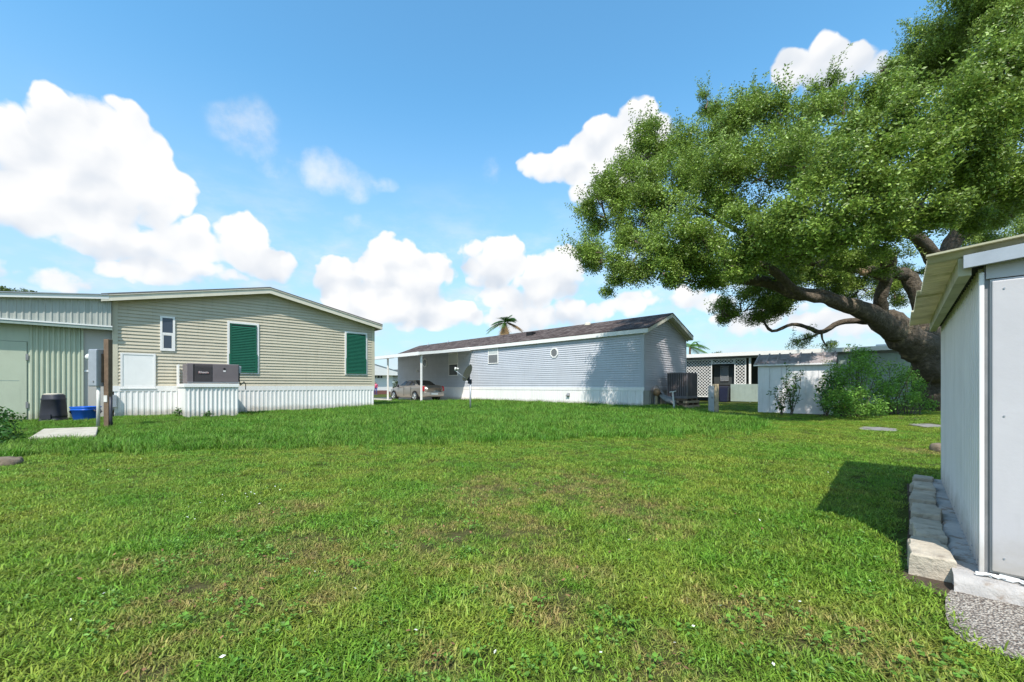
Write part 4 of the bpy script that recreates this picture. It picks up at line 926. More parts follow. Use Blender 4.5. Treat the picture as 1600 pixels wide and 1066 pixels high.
def edging():
    a, b = G(1452, 905), G(1440, 752); v = (b-a); v.z = 0; L = v.length; d = v.normalized(); ang = math.atan2(d.y, d.x)
    ords = ['first', 'second', 'third', 'fourth', 'fifth', 'sixth', 'seventh', 'eighth', 'ninth', 'tenth', 'eleventh']
    n = 11; t = 0.02
    for i in range(n):
        r = random.Random(40+i); big = i == 0
        l = .255 if big else .235 + r.uniform(-.03, .02); w = .165 if big else .15 + r.uniform(-.012, .012); h = .125 if big else .105 + r.uniform(-.016, .012)
        mb = MB(); hl, hw = l/2, w/2
        lo = [(-hl*.98, -hw*.98), (hl*.9, -hw*.9), (hl*.95, hw*.92), (hl*.2, hw*1.04), (-hl*.7, hw*1.02), (-hl, hw*.6)]
        # subdivided rough block
        N = 7; top = []
        import itertools
        grid = {}
        def pt(u, vv, z):
            k = 1 - .10*max(0, u)*(1 if vv > 0 else .6); x = u*hl; y = vv*hw*k; p = Vector((x, y, z)); q = p*1.0 + Vector((i*3.1, 0, 0))
            return p + Vector((mnoise.noise(q*9), mnoise.noise(q*9+Vector((5, 5, 5))), mnoise.noise(q*9+Vector((9, 1, 2)))*.5))*.011 + Vector((mnoise.noise(q*30), mnoise.noise(q*30+Vector((4, 4, 4))), 0))*.004
        rows = []
        per = [(u, -1) for u in np.linspace(-1, 1, 9)] + [(1, u) for u in np.linspace(-1, 1, 7)[1:]] + [(u, 1) for u in np.linspace(1, -1, 9)[1:]] + [(-1, u) for u in np.linspace(1, -1, 7)[1:-1]]
        for z, s in ((-.04, 1.0), (h*.35, 1.01), (h*.7, 1.0), (h*.93, .985), (h, .94), (h+.002, .6), (h+.002, .2)): rows.append([pt(u*s, q*s, z) for u, q in per])
        m = mb.strip(rows, True); k = len(per); mb.face(*[m+6*k+j for j in range(k)])
        o = mb.build('edging_block', 'block', None, sm=False)
        o.location = a + d*(t + l/2 - .02) + Vector((-d.y, d.x, 0))*r.uniform(-.012, .012) + (Vector((0, 0, -.01*(i % 2)))); o.rotation_euler = (r.uniform(-.03, .03), r.uniform(-.03, .03), ang + r.uniform(-.07, .07) + (.10 if big else 0)); t += l + .034
        tag(o, 'large sunlit concrete edging block where the row meets the pebble path' if big else '%s concrete edging block counted from the pebble path, beside the white shed' % ords[i], 'edging block', 'edging blocks along the white shed')
    # pebble path
    pts = [G(px, py, .012) for px, py in ((1478, 930), (1476, 955), (1484, 980), (1505, 1000), (1545, 1017), (1600, 1034), (1720, 1075), (1900, 1140))]
    rt = [SF.world(-.10, .10, .012), SF.world(-.10, -2.4, .012)]
    mb = MB(); mb.add(pts + [Vector((3.6, .4, .012)), rt[1], rt[0]]); mb.face(*range(len(mb.v))); struct(mb.build('pebble_path', 'pebbles'))
    mb = MB(); pp = [SF.world(x, y, .004) for x, y in ((-.2, .07), (-.2, .28), (1.2, .24), (SL+.1, .24), (SL+.1, .05))]; mb.add(pp); mb.face(*range(5)); struct(mb.build('soil_strip', 'soil'))
edging()

def rocks():
    specs = [('border_stone', G(2, 727), (.20, .12, .10), 'long rough border stone at the foot of the leafy plant', 'stone'), ('border_stone', G(24, 724), (.075, .08, .085), 'smaller rounded border stone beside the long rough one', 'stone'),
             ('stepping_stone', G(1372, 671), (.42, .34, .022), 'flat grey stepping stone in the lawn past the garden shed', 'stepping stone'), ('stepping_stone', G(1452, 665.5), (.50, .32, .018), 'flat pale stepping stone near the oak and metal shed', 'stepping stone'),
             ('border_stone', G(1468, 705), (.12, .12, .13), 'dark stone at the back corner of the white metal shed', 'stone')]
    for i, (nm, loc, (a, b, c), lab, cat) in enumerate(specs):
        mb = MB(); rows = []
        flat = 'stepping' in nm
        for z, s in ((-.3, .9), (.0, 1), (.45, 1.0), (.8, .93), (.97, .8 if not flat else .92), (1.0, .3)):
            rows.append([Vector((a*s*math.copysign(abs(math.cos(u))**(.6 if flat else .8), math.cos(u)), b*s*math.copysign(abs(math.sin(u))**(.6 if flat else .8), math.sin(u)), c*z)) for u in np.linspace(0, 2*math.pi, 20, endpoint=False)])
        rows = [[p + Vector((mnoise.noise(p*6+Vector((i*7, 0, 0))), mnoise.noise(p*6+Vector((0, i*5+3, 0))), mnoise.noise(p*6+Vector((2, 2, i*4))) * (.3 if flat else 1)))*.035 for p in r] for r in rows]
        m = mb.strip(rows, True); mb.face(*[m+5*20+j for j in range(20)]); o = mb.build(nm, 'stone_grey' if flat else 'rock', None, sm=not flat); o.location = loc; tag(o, lab, cat); o.rotation_euler = (0, 0, .4*i)
rocks()

# ------------------------------------------------------------------ far house and person seen through the carport gap
def far_things():
    c = P(560, 616, 52); H = empty('far_house', (c.x, c.y, 0), R(44)); tag(H, 'distant white house with gridded windows seen past the tan house corner', 'house'); FFr = Frame(c.x, c.y, 44)
    x1 = FFr.hit(613.5, 600, y=0)[0]
    MB().box(-4, x1, 0, 8, .0, 2.5).build('wall', 'white_paint', H)
    xm = x1-3.2; MB().prism([(-7, 2.3), (x1+.4, 2.45), (x1+.4, 2.95), (xm, 3.85), (-7, 3.3)], -.6, 8.3).build('roof', 'white_paint', H); MB().prism([(-7, 3.32), (xm, 3.88), (x1+.45, 2.97), (x1+.45, 3.03), (xm, 3.95), (-7, 3.4)], -.65, 8.3).build('roof_edge', 'galv', H)
    for a, b in ((584, 588), (590, 597.5)):
        xa, _, zt = FFr.hit(a, 580.5, y=-.03); xb, _, zb = FFr.hit(b, 591, y=-.03); w = MB().box(xa, xb, -.03, 0, zb, zt).build('window', 'pane_dark', H)
        MB().box((xa+xb)/2-.03, (xa+xb)/2+.03, -.05, -.031, zb, zt).build('glazing_bar', 'white_paint', w); MB().box(xa, xb, -.049, -.032, (zb+zt)/2-.03, (zb+zt)/2+.03).build('glazing_bar', 'white_paint', w)
    MB().box(-4, x1, -.7, -.62, 0, .5).build('garden_edging', 'fence_red', H)
    c = P(612, 613, 62); K = empty('far_carport', (c.x, c.y, 0), R(20)); tag(K, 'distant white carport with dark roof beyond the white house', 'carport')
    MB().box(-3, 8, 0, 5, 3.05, 3.5).build('roof', 'shingle_grey', K); MB().box(-3, 8, 1, 5, 1.9, 2.6).build('wall', 'white_paint', K); MB().box(-3, 8, .05, .95, 2.6, 3.0).build('beam', 'dark', K)
    for x in (-2.5, 2, 7): MB().box(x, x+.1, .2, .3, 0, 3.05).build('post', 'white_paint', K)
    # person walking past the corner
    b = G(587, 617.5); Pn = empty('person', b, R(10)); tag(Pn, 'person in dark red top and blue trousers walking in the distance', 'person')
    me = bpy.data.meshes.new('body'); s = 1.55/1.7
    J = {'pel': (0, 0, .92), 'chest': (0, .03, 1.28), 'neck': (0, .05, 1.42), 'head': (0, .06, 1.54), 'top': (0, .06, 1.66), 'hl': (.1, 0, .88), 'kl': (.13, -.10, .5), 'fl': (.13, .02, .06), 'tl': (.13, -.14, .03),
         'hr': (-.1, 0, .88), 'kr': (-.12, .08, .5), 'fr': (-.12, .22, .08), 'tr': (-.12, .08, .03), 'sl': (.19, .04, 1.36), 'el': (.25, .0, 1.1), 'wl': (.24, -.14, .92), 'nl': (.23, -.2, .86), 'sr': (-.19, .04, 1.36), 'er': (-.25, .06, 1.1), 'wr': (-.25, -.06, .9), 'nr': (-.25, -.1, .83)}
    rad = dict(pel=.15, chest=.16, neck=.055, head=.095, top=.07, hl=.095, hr=.095, kl=.06, kr=.06, fl=.04, fr=.04, tl=.035, tr=.035, sl=.065, sr=.065, el=.045, er=.045, wl=.03, wr=.03, nl=.035, nr=.035)
    ks = list(J); ed = [('pel', 'chest'), ('chest', 'neck'), ('neck', 'head'), ('head', 'top'), ('pel', 'hl'), ('hl', 'kl'), ('kl', 'fl'), ('fl', 'tl'), ('pel', 'hr'), ('hr', 'kr'), ('kr', 'fr'), ('fr', 'tr'), ('chest', 'sl'), ('sl', 'el'), ('el', 'wl'), ('wl', 'nl'), ('chest', 'sr'), ('sr', 'er'), ('er', 'wr'), ('wr', 'nr')]
    me.from_pydata([tuple(c*s for c in J[k]) for k in ks], [(ks.index(a), ks.index(b)) for a, b in ed], [])
    m = bpy.data.materials.new('person_mat'); m.use_nodes = True; nt = m.node_tree; E.nt = nt; v = nt.nodes.new('ShaderNodeTexCoord').outputs['Object']; sp = nt.nodes.new('ShaderNodeSeparateXYZ'); nt.links.new(v, sp.inputs[0]); z = E(sp.outputs[2])
    gt = lambda t: E.m('GREATER_THAN', z, t); c = mixc(gt(.84), (.05, .07, .26), (.42, .03, .10)); c = mixc(gt(1.31), c, (.30, .17, .12)); c = mixc(gt(1.46), c, (.02, .015, .012)); nt.links.new(c, nt.nodes['Principled BSDF'].inputs['Base Color'])
    o = bpy.data.objects.new('body', me); COL.objects.link(o); o.parent = Pn; me.materials.append(m); o.modifiers.new('skin', 'SKIN')
    for i, k in enumerate(ks): me.skin_vertices[0].data[i].radius = (rad[k]*s, rad[k]*s)
    me.skin_vertices[0].data[0].use_root = True; sb = o.modifiers.new('sub', 'SUBSURF'); sb.levels = sb.render_levels = 2
    b = G(603, 615.5); q = MB(); q.lathe([(.10, 0), (.12, .3), (.16, .6), (.14, .9), (.06, 1.05), (.1, 1.15), (.1, 1.25), (.03, 1.32)], 12); o = q.build('garden_statue', 'wood', None, sm=True); o.location = b; tag(o, 'dark brown garden ornament in front of the distant white house', 'garden ornament')
far_things()

# ------------------------------------------------------------------ leaf and grass sources (kept outside the scene, scattered by geometry nodes)
def src_obj(name, v, f, m):
    me = bpy.data.meshes.new(name); me.from_pydata(v, [], f); me.materials.append(M[m]); me.update(); return bpy.data.objects.new(name, me)
def leaf_cluster(r, n, ll, lw, m, rad=(.4, .4, .28), up=.8, stem='twig', sprig=False):
    v = []; f = []
    for i in range(n):
        if sprig: t = r.random(); p = Vector((r.gauss(0, .05), r.gauss(0, .05), t*rad[2]*2)) + Vector((rad[0]*t*t*.5, 0, 0))
        else:
            while True:
                p = Vector((r.uniform(-1, 1), r.uniform(-1, 1), r.uniform(-1, 1)))
                if p.length < 1: break
            p = Vector((p.x*rad[0], p.y*rad[1], p.z*rad[2]))
        nn = Vector((r.gauss(0, .6), r.gauss(0, .6), up + r.gauss(0, .4))).normalized(); a = Vector((r.gauss(0, 1), r.gauss(0, 1), r.gauss(-.2, .5))); a = (a - nn*a.dot(nn)).normalized(); b = nn.cross(a)
        l = ll*r.uniform(.65, 1.25); w = lw*r.uniform(.7, 1.2); k = len(v)
        v += [tuple(p), tuple(p + a*l*.5 + b*w*.5 + nn*.004), tuple(p + a*l), tuple(p + a*l*.5 - b*w*.5 + nn*.004)]; f.append((k, k+1, k+2, k+3))
    return src_obj('leaf_cluster', v, f, m)
def coll(name, objs):
    c = bpy.data.collections.new(name); [c.objects.link(o) for o in objs]; return c
def scatter(name, pts, rots, scl, idx, collection, parent=None):
    me = bpy.data.meshes.new(name); me.from_pydata([tuple(p) for p in pts], [], [])
    n = len(pts); a = me.attributes.new('rot', 'FLOAT_VECTOR', 'POINT'); a.data.foreach_set('vector', np.asarray(rots, dtype=np.float32).ravel())
    a = me.attributes.new('scl', 'FLOAT_VECTOR', 'POINT'); s = np.asarray(scl, dtype=np.float32); s = np.repeat(s[:, None], 3, 1) if s.ndim == 1 else s; a.data.foreach_set('vector', s.ravel())
    a = me.attributes.new('pick', 'INT', 'POINT'); a.data.foreach_set('value', np.asarray(idx, dtype=np.int32))
    o = bpy.data.objects.new(name, me); COL.objects.link(o); o.parent = parent
    g = bpy.data.node_groups.new(name+'_nodes', 'GeometryNodeTree'); g.interface.new_socket('Geometry', in_out='INPUT', socket_type='NodeSocketGeometry'); g.interface.new_socket('Geometry', in_out='OUTPUT', socket_type='NodeSocketGeometry')
    N = g.nodes.new; gi, go = N('NodeGroupInput'), N('NodeGroupOutput'); ip = N('GeometryNodeInstanceOnPoints'); ci = N('GeometryNodeCollectionInfo')
    ci.inputs['Collection'].default_value = collection; ci.inputs['Separate Children'].default_value = True; ci.inputs['Reset Children'].default_value = True
    def na(nm, t): q = N('GeometryNodeInputNamedAttribute'); q.data_type = t; q.inputs[0].default_value = nm; return q.outputs[0]
    l = g.links.new; l(gi.outputs[0], ip.inputs['Points']); l(ci.outputs[0], ip.inputs['Instance']); ip.inputs['Pick Instance'].default_value = True
    l(na('pick', 'INT'), ip.inputs['Instance Index']); l(na('rot', 'FLOAT_VECTOR'), ip.inputs['Rotation']); l(na('scl', 'FLOAT_VECTOR'), ip.inputs['Scale']); l(ip.outputs[0], go.inputs[0])
    md = o.modifiers.new('scatter', 'NODES'); md.node_group = g; return o
lr = random.Random(3)
OAK = coll('oak_clusters', [leaf_cluster(lr, 85, .105, .056, 'oak_leaf') for _ in range(4)] + [leaf_cluster(lr, 46, .10, .05, 'oak_leaf', rad=(.35, .35, .42), sprig=True) for _ in range(2)])
BUSH = coll('bush_clusters', [leaf_cluster(lr, 60, .10, .042, 'bush_leaf', rad=(.26, .26, .22)) for _ in range(4)])
SHRUB = coll('shrub_clusters', [leaf_cluster(lr, 40, .075, .045, 'shrub_leaf', rad=(.16, .16, .14)) for _ in range(3)])
FAR = coll('far_clusters', [leaf_cluster(lr, 70, .20, .09, 'far_leaf', rad=(.5, .5, .4)) for _ in range(3)])
SPARSE = coll('sparse_clusters', [leaf_cluster(lr, 7, .085, .042, 'shrub_leaf', rad=(.09, .09, .07)) for _ in range(3)])

# ------------------------------------------------------------------ the live oak
def oak():
    base = P(1462, 640, 17.2); base.z = 0
    T = empty('oak_tree', base, 0); tag(T, 'huge spreading live oak with a leaning trunk and a dense green crown', 'tree')
    off = Vector(base)
    def limb(name, pts, m='bark', seg=16, sub=4):
        ps = [P(*q[:3]) for q in pts]; rr = [q[3]*(.78 if name != 'trunk' else .88) for q in pts]; path = []; rad = []
        for i in range(len(ps)-1):
            p0, p1, p2, p3 = ps[max(i-1, 0)], ps[i], ps[i+1], ps[min(i+2, len(ps)-1)]
            for k in range(sub):
                t = k/sub; path.append(.5*((2*p1) + (p2-p0)*t + (2*p0-5*p1+4*p2-p3)*t*t + (3*p1-p0-3*p2+p3)*t**3)); rad.append(rr[i]+(rr[i+1]-rr[i])*t)
        path.append(ps[-1]); rad.append(rr[-1])
        path = [p - off + Vector((mnoise.noise(p*.9), mnoise.noise(p*.9+Vector((9, 9, 9))), mnoise.noise(p*.9+Vector((4, 2, 7)))))*min(.2, r*.8) for p, r in zip(path, rad)]
        mb = MB(); mb.tube(path, rad, seg, wob=.26); return mb.build(name, m, T, sm=True)
    limb('trunk', [(1482, 668, 17.3, 1.25), (1479, 650, 17.2, 1.02), (1474, 620, 17.1, .86), (1463, 585, 16.9, .78), (1445, 552, 16.8, .72), (1416, 525, 16.6, .60), (1384, 502, 16.4, .50)], seg=28, sub=6)
    limb('limb', [(1400, 522, 16.5, .55), (1370, 498, 16.2, .48), (1330, 480, 15.9, .36), (1290, 466, 15.6, .31), (1240, 455, 15.3, .29), (1190, 440, 15.1, .25), (1150, 434, 15, .22), (1105, 424, 14.8, .17), (1040, 400, 14.8, .10), (980, 372, 15, .05)])
    limb('limb', [(1330, 480, 15.9, .22), (1290, 470, 15.2, .20), (1255, 462, 14.7, .18), (1210, 425, 14.2, .17), (1170, 405, 13.8, .15), (1120, 390, 13.4, .10), (1060, 350, 13.4, .05)])
    limb('limb', [(1395, 512, 16.8, .2), (1350, 500, 17.1, .16), (1312, 504, 17.3, .145), (1283, 519, 17.4, .125), (1264, 512, 17.5, .10), (1238, 507, 17.6, .09), (1206, 517, 17.6, .075), (1190, 498, 17.6, .05)], seg=10)
    limb('limb', [(1283, 517, 17.4, .08), (1270, 526, 17.3, .055), (1248, 533, 17.2, .035), (1240, 540, 17.2, .02)], seg=8)
    limb('limb', [(1283, 517, 17.4, .07), (1285, 530, 17.4, .045), (1292, 541, 17.5, .02)], seg=8)
    limb('limb', [(1378, 500, 16.4, .30), (1376, 470, 16.0, .27), (1379, 440, 15.8, .25), (1372, 430, 15.5, .24), (1335, 423, 15.2, .22), (1285, 411, 14.8, .2), (1215, 402, 14.4, .17), (1150, 360, 14.0, .1), (1080, 320, 14, .05)])
    limb('limb', [(1379, 440, 15.8, .2), (1392, 410, 15.5, .17), (1380, 392, 15.2, .15), (1345, 375, 15, .12), (1300, 330, 14.6, .08), (1260, 270, 14.3, .04)], seg=10)
    limb('limb', [(1452, 575, 17.2, .55), (1448, 515, 17.4, .48), (1436, 462, 17.6, .42), (1418, 432, 17.5, .33), (1400, 424, 17.2, .26), (1380, 405, 17, .18), (1345, 350, 16.6, .12), (1310, 280, 16.2, .06)])
    limb('limb', [(1466, 590, 17.5, .62), (1482, 500, 17.9, .52), (1474, 425, 17.7, .46), (1450, 392, 17.2, .31), (1428, 370, 16.8, .26), (1415, 360, 16.5, .22), (1390, 300, 15.8, .13), (1370, 220, 15, .06)])
    limb('limb', [(1474, 425, 17.7, .44), (1488, 385, 17.6, .40), (1500, 368, 17.4, .33), (1530, 348, 17, .26), (1572, 326, 16.5, .2), (1620, 300, 16, .14), (1660, 240, 15, .07)])
    limb('limb', [(1488, 385, 17.6, .32), (1500, 330, 17.2, .22), (1500, 240, 16.6, .15), (1520, 120, 16, .08), (1540, 30, 15.6, .04)], seg=10)
    limb('limb', [(1482, 500, 17.9, .5), (1540, 440, 18.2, .42), (1600, 395, 18.2, .34), (1680, 340, 18, .2), (1760, 260, 17.5, .1)])
    # sawn stubs
    for a in ([(1338, 420, 15.0, .15), (1352, 430, 14.7, .15)], [(1345, 378, 15, .11), (1336, 384, 14.6, .11)], [(1428, 360, 16.4, .14), (1417, 356, 16.1, .13)]): limb('stub', a, 'bark_pale', 12, 2)
    sc = P(1440, 560, 16.05) - off
    mb = MB(); rows = [[Vector((r*.17*math.cos(u), -.05 + .10*r*r*0, r*.45*math.sin(u))) + sc + Vector((0, -.04*(1-r), 0)) for u in np.linspace(0, 6.283, 16, endpoint=False)] for r in (1, .6, .1)]
    lobes = [(948, 330, 16.5, 42, 46), (943, 398, 16, 36, 42), (972, 285, 16.8, 40, 36), (1012, 248, 17.2, 40, 42), (1000, 335, 15, 52, 52), (992, 412, 14.6, 48, 38), (1048, 300, 15.5, 56, 56), (1055, 385, 13.8, 52, 46), (1060, 245, 17.2, 30, 34), (1040, 425, 13.6, 36, 24),
        (1112, 218, 16.5, 48, 54), (1118, 300, 14, 62, 62), (1115, 380, 13.2, 58, 48), (1160, 200, 16.5, 48, 42), (1195, 262, 13.8, 68, 62), (1185, 350, 11.2, 62, 55), (1240, 190, 15.5, 56, 38), (1280, 245, 11.6, 68, 62), (1265, 325, 9.8, 62, 58), (1310, 178, 13.2, 55, 38), (1358, 225, 9.8, 68, 62), (1345, 305, 9.4, 64, 56), (1320, 372, 9.5, 48, 30), (1375, 155, 12, 46, 36),
        (1440, 235, 10.0, 70, 66), (1430, 310, 9.4, 62, 42), (1500, 180, 10.2, 68, 74), (1505, 265, 10.6, 68, 58), (1560, 125, 9.8, 60, 66), (1580, 215, 9.6, 56, 66), (1575, 285, 11, 56, 42),
        (1440, 92, 18, 42, 36), (1480, 58, 17, 50, 46), (1535, 28, 16, 62, 52), (1590, 15, 15, 56, 56), (1428, 140, 18, 32, 24), (1500, 95, 18, 55, 40), (1560, 60, 17.5, 55, 40), (1470, 130, 18.5, 40, 26),
        (1655, 110, 10.5, 70, 80), (1680, 250, 12, 70, 70), (1640, -30, 14, 70, 70), (1570, -50, 15, 70, 60), (1720, 20, 13, 80, 90), (1720, 370, 17, 70, 50),
        (1245, 395, 18, 56, 26), (1230, 395, 10.8, 44, 26), (1160, 410, 11.6, 44, 20), (1280, 425, 18.5, 50, 18), (1340, 425, 19, 44, 22), (1390, 380, 10, 30, 22), (1185, 412, 14.0, 34, 16), (1110, 432, 14.1, 34, 18), (1270, 392, 13.2, 40, 20), (1420, 352, 13, 26, 16), (1310, 402, 13.6, 26, 12), (1070, 436, 14, 26, 16), (1235, 432, 14.8, 22, 9), (1540, 305, 11.5, 40, 24), (1240, 420, 18.6, 42, 24), (1300, 438, 18.8, 40, 20), (1350, 452, 19, 30, 14), (1402, 462, 19, 22, 20), (1425, 425, 19, 18, 14), (1335, 405, 14.2, 34, 18), (1385, 412, 14.6, 24, 14), (1450, 350, 13.5, 30, 16), (1405, 392, 14, 18, 12), (1500, 345, 13, 36, 18), (1570, 335, 14, 36, 24), (1165, 415, 17, 46, 22), (1165, 478, 17.6, 44, 28), (1134, 490, 17.6, 22, 20), (1205, 470, 17.8, 30, 22), (1200, 448, 17, 36, 18), (1300, 375, 18.5, 48, 30), (1400, 345, 19, 40, 20), (1480, 310, 18.5, 46, 26), (1545, 335, 19.5, 50, 30), (1530, 385, 20.5, 50, 26), (1600, 360, 20.5, 46, 34), (1225, 470, 19, 30, 16), (1330, 440, 20, 36, 14), (1350, 405, 19.5, 34, 16), (1400, 440, 20, 24, 10),
        (1110, 160, 16.8, 20, 24), (1020, 205, 17.4, 18, 20), (1180, 158, 16.8, 24, 16), (1300, 140, 15.6, 26, 16), (1390, 108, 16.8, 20, 16), (920, 330, 16.8, 16, 22), (960, 445, 15.2, 20, 16), (1245, 538, 17.2, 10, 6), (1262, 530, 17.3, 9, 5), (1300, 540, 17.5, 8, 5)]
    pts = []; rots = []; scl = []; idx = []; br = MB(); r = random.Random(5)
    for (px, py, Y, rx, ry) in lobes:
        c = P(px, py, Y); ax = rx/F*Y; az = ry/F*Y; ay = (ax+az)/2*1.05; vol = ax*ay*az
        n = int(150*(ax*az)**.9) + 8
        # sub-clumps inside the lobe give light and dark masses
        subs = []
        for i in range(max(4, n//16)):
            u = Vector((r.gauss(0, 1), r.gauss(0, 1), r.gauss(0, 1))).normalized()*r.uniform(.45, 1.0); subs.append(u)
        for i in range(n):
            u = r.choice(subs) + Vector((r.gauss(0, 1), r.gauss(0, 1), r.gauss(0, 1)))*.155
            p = c + Vector((u.x*ax, u.y*ay, u.z*az)); pts.append(p - off); k = r.uniform(.6, 1.1); small = min(1, max(ax, .25)/.9)
            out = u.length > .75 and u.z > -.35 and r.random() < .30
            idx.append(r.choice((4, 5)) if out else r.randrange(4)); scl.append(k*(.55+.45*small)*(.9 if not out else 1.05))
            if out: q = (Vector((u.x, u.y, u.z+.7)) + Vector((r.gauss(0, .3), r.gauss(0, .3), r.gauss(0, .2)))).to_track_quat('Z', 'Y').to_euler(); rots.append((q.x, q.y, q.z))
            else: rots.append((r.gauss(0, .35), r.gauss(0, .35), r.uniform(0, 6.28)))
        if ax > .5:                                   # twigs inside
            for i in range(4):
                u = subs[i % len(subs)]; e = c + Vector((u.x*ax, u.y*ay, u.z*az)) - off; s = c - off + Vector((r.gauss(0, .2), r.gauss(0, .2), -az*.3)); mid = (s+e)/2 + Vector((r.gauss(0, .12), r.gauss(0, .12), r.gauss(0, .12)))
                br.tube([s, mid, e], [.04, .026, .012], 5)
    br.build('twigs', 'twig', T, kind='stuff')
    o = scatter('crown', pts, rots, scl, idx, OAK, T); o['kind'] = 'stuff'
    return len(pts)
nl = oak()

# ------------------------------------------------------------------ shrubs, saplings, palms, far tree
def bush(name, lab, lobes, collection, stems, smin=.7, smax=1.1, dens=60, seed=1, cat='bush', group=None):
    r = random.Random(seed); b = Vector((sum(l[0].x for l in lobes)/len(lobes), sum(l[0].y for l in lobes)/len(lobes), 0)); T = empty(name, b); tag(T, lab, cat, group)
    pts = []; rots = []; scl = []; idx = []; st = MB(); nc = len(collection.objects)
    for c, ax, az in lobes:
        n = int(dens*(ax*az))+4
        for i in range(n):
            u = Vector((r.gauss(0, 1), r.gauss(0, 1), r.gauss(0, 1))).normalized()*r.uniform(.35, 1)**.6; p = c + Vector((u.x*ax, u.y*ax, u.z*az)); p.z = max(p.z, .06)
            pts.append(p-b); rots.append((r.gauss(0, .4), r.gauss(0, .4), r.uniform(0, 6.28))); scl.append(r.uniform(smin, smax)); idx.append(r.randrange(nc))
        for i in range(stems):
            u = Vector((r.gauss(0, .5), r.gauss(0, .5), r.uniform(-.2, .8))); e = c + Vector((u.x*ax, u.y*ax, u.z*az)) - b; s = Vector(((c-b).x*.6 + r.gauss(0, .06), (c-b).y*.6 + r.gauss(0, .06), -.03))
            st.tube([s, (s+e)/2 + Vector((r.gauss(0, .05), r.gauss(0, .05), .05)), e], [.016, .011, .006], 5)
    st.build('stems', 'twig', T); o = scatter('foliage', pts, rots, scl, idx, collection, T); o['kind'] = 'stuff'; return T
def L(px, py, Y, rx, ry): return (P(px, py, Y), rx/F*Y, ry/F*Y)
bush('bush', 'dark green leafy bush crowding the corner of the garden shed', [L(1330, 590, 13.8, 30, 32), (L(1345, 630, 13.4, 36, 22)), L(1310, 625, 13.5, 26, 24), L(1300, 590, 13.9, 14, 26), L(1352, 568, 14, 20, 18), L(1340, 552, 14.2, 12, 10)], BUSH, 6, .65, 1.05, 84, 2)
bush('bush', 'bright green feathery bush in front of the oak trunk', [L(1390, 585, 15, 26, 22), L(1400, 620, 14.6, 32, 24), L(1425, 605, 15, 22, 24), L(1375, 615, 14.6, 22, 24), L(1440, 632, 15, 16, 14)], BUSH, 6, .65, 1.05, 60, 3)
def sapling(name, lab, px, py, Y, h, n, seed, spread):
    r = random.Random(seed); b = G(px, py); b = P(px, py, Y) if Y else b; b.z = 0; T = empty(name, b); tag(T, lab, 'sapling'); st = MB(); pts = []; rots = []; scl = []; idx = []
    for i in range(n):
        t = r.uniform(.55, 1)*h; a = Vector((r.gauss(0, spread), r.gauss(0, spread*.6), t)); m = a*.5 + Vector((r.gauss(0, .06), r.gauss(0, .06), .05)); path = [Vector((r.gauss(0, .03), r.gauss(0, .03), -.02)), m, a]; st.tube(path, [.014, .010, .004], 5)
        for k in range(13):
            q = r.uniform(.25, 1.02); p = path[0]*(1-q)**2 + m*2*q*(1-q) + a*q*q + Vector((r.gauss(0, .05), r.gauss(0, .05), r.gauss(0, .05))); pts.append(p); rots.append((r.gauss(0, .5), r.gauss(0, .5), r.uniform(0, 6.28))); scl.append(r.uniform(.7, 1.25)); idx.append(r.randrange(3))
    st.build('stems', 'twig', T); o = scatter('foliage', pts, rots, scl, idx, SPARSE, T); o['kind'] = 'stuff'
sapling('sapling', 'thin sparse sapling before the middle of the garden shed wall', 1238, 649.5, None, 1.75, 7, 4, .22)
sapling('sapling', 'short leaning sprig before the left part of the garden shed wall', 1222, 649.5, None, .95, 4, 6, .22)
sapling('sapling', 'tall loose sapling between the garden shed and the dark bush', 1290, 651, None, 1.5, 8, 8, .25)
bush('leafy_plant', 'low leafy plant above the border stones', [(Vector((-8.5, 6.45, .12)), .42, .2), (Vector((-9.1, 7.1, .2)), .42, .26), (Vector((-9.9, 7.9, .25)), .45, .3)], SHRUB, 4, .8, 1.2, 170, 12, 'plant')
for i, (px, py, s) in enumerate(((283, 651, .11), (328, 652, .09))):
    b = G(px, py); bush('weed', ['small weed at the left corner of the white stand', 'small weed in front of the white stand'][i], [(Vector((b.x, b.y-.12, .12)), s, s*1.3)], SPARSE, 2, .8, 1.2, 900, 20+i, 'weed')

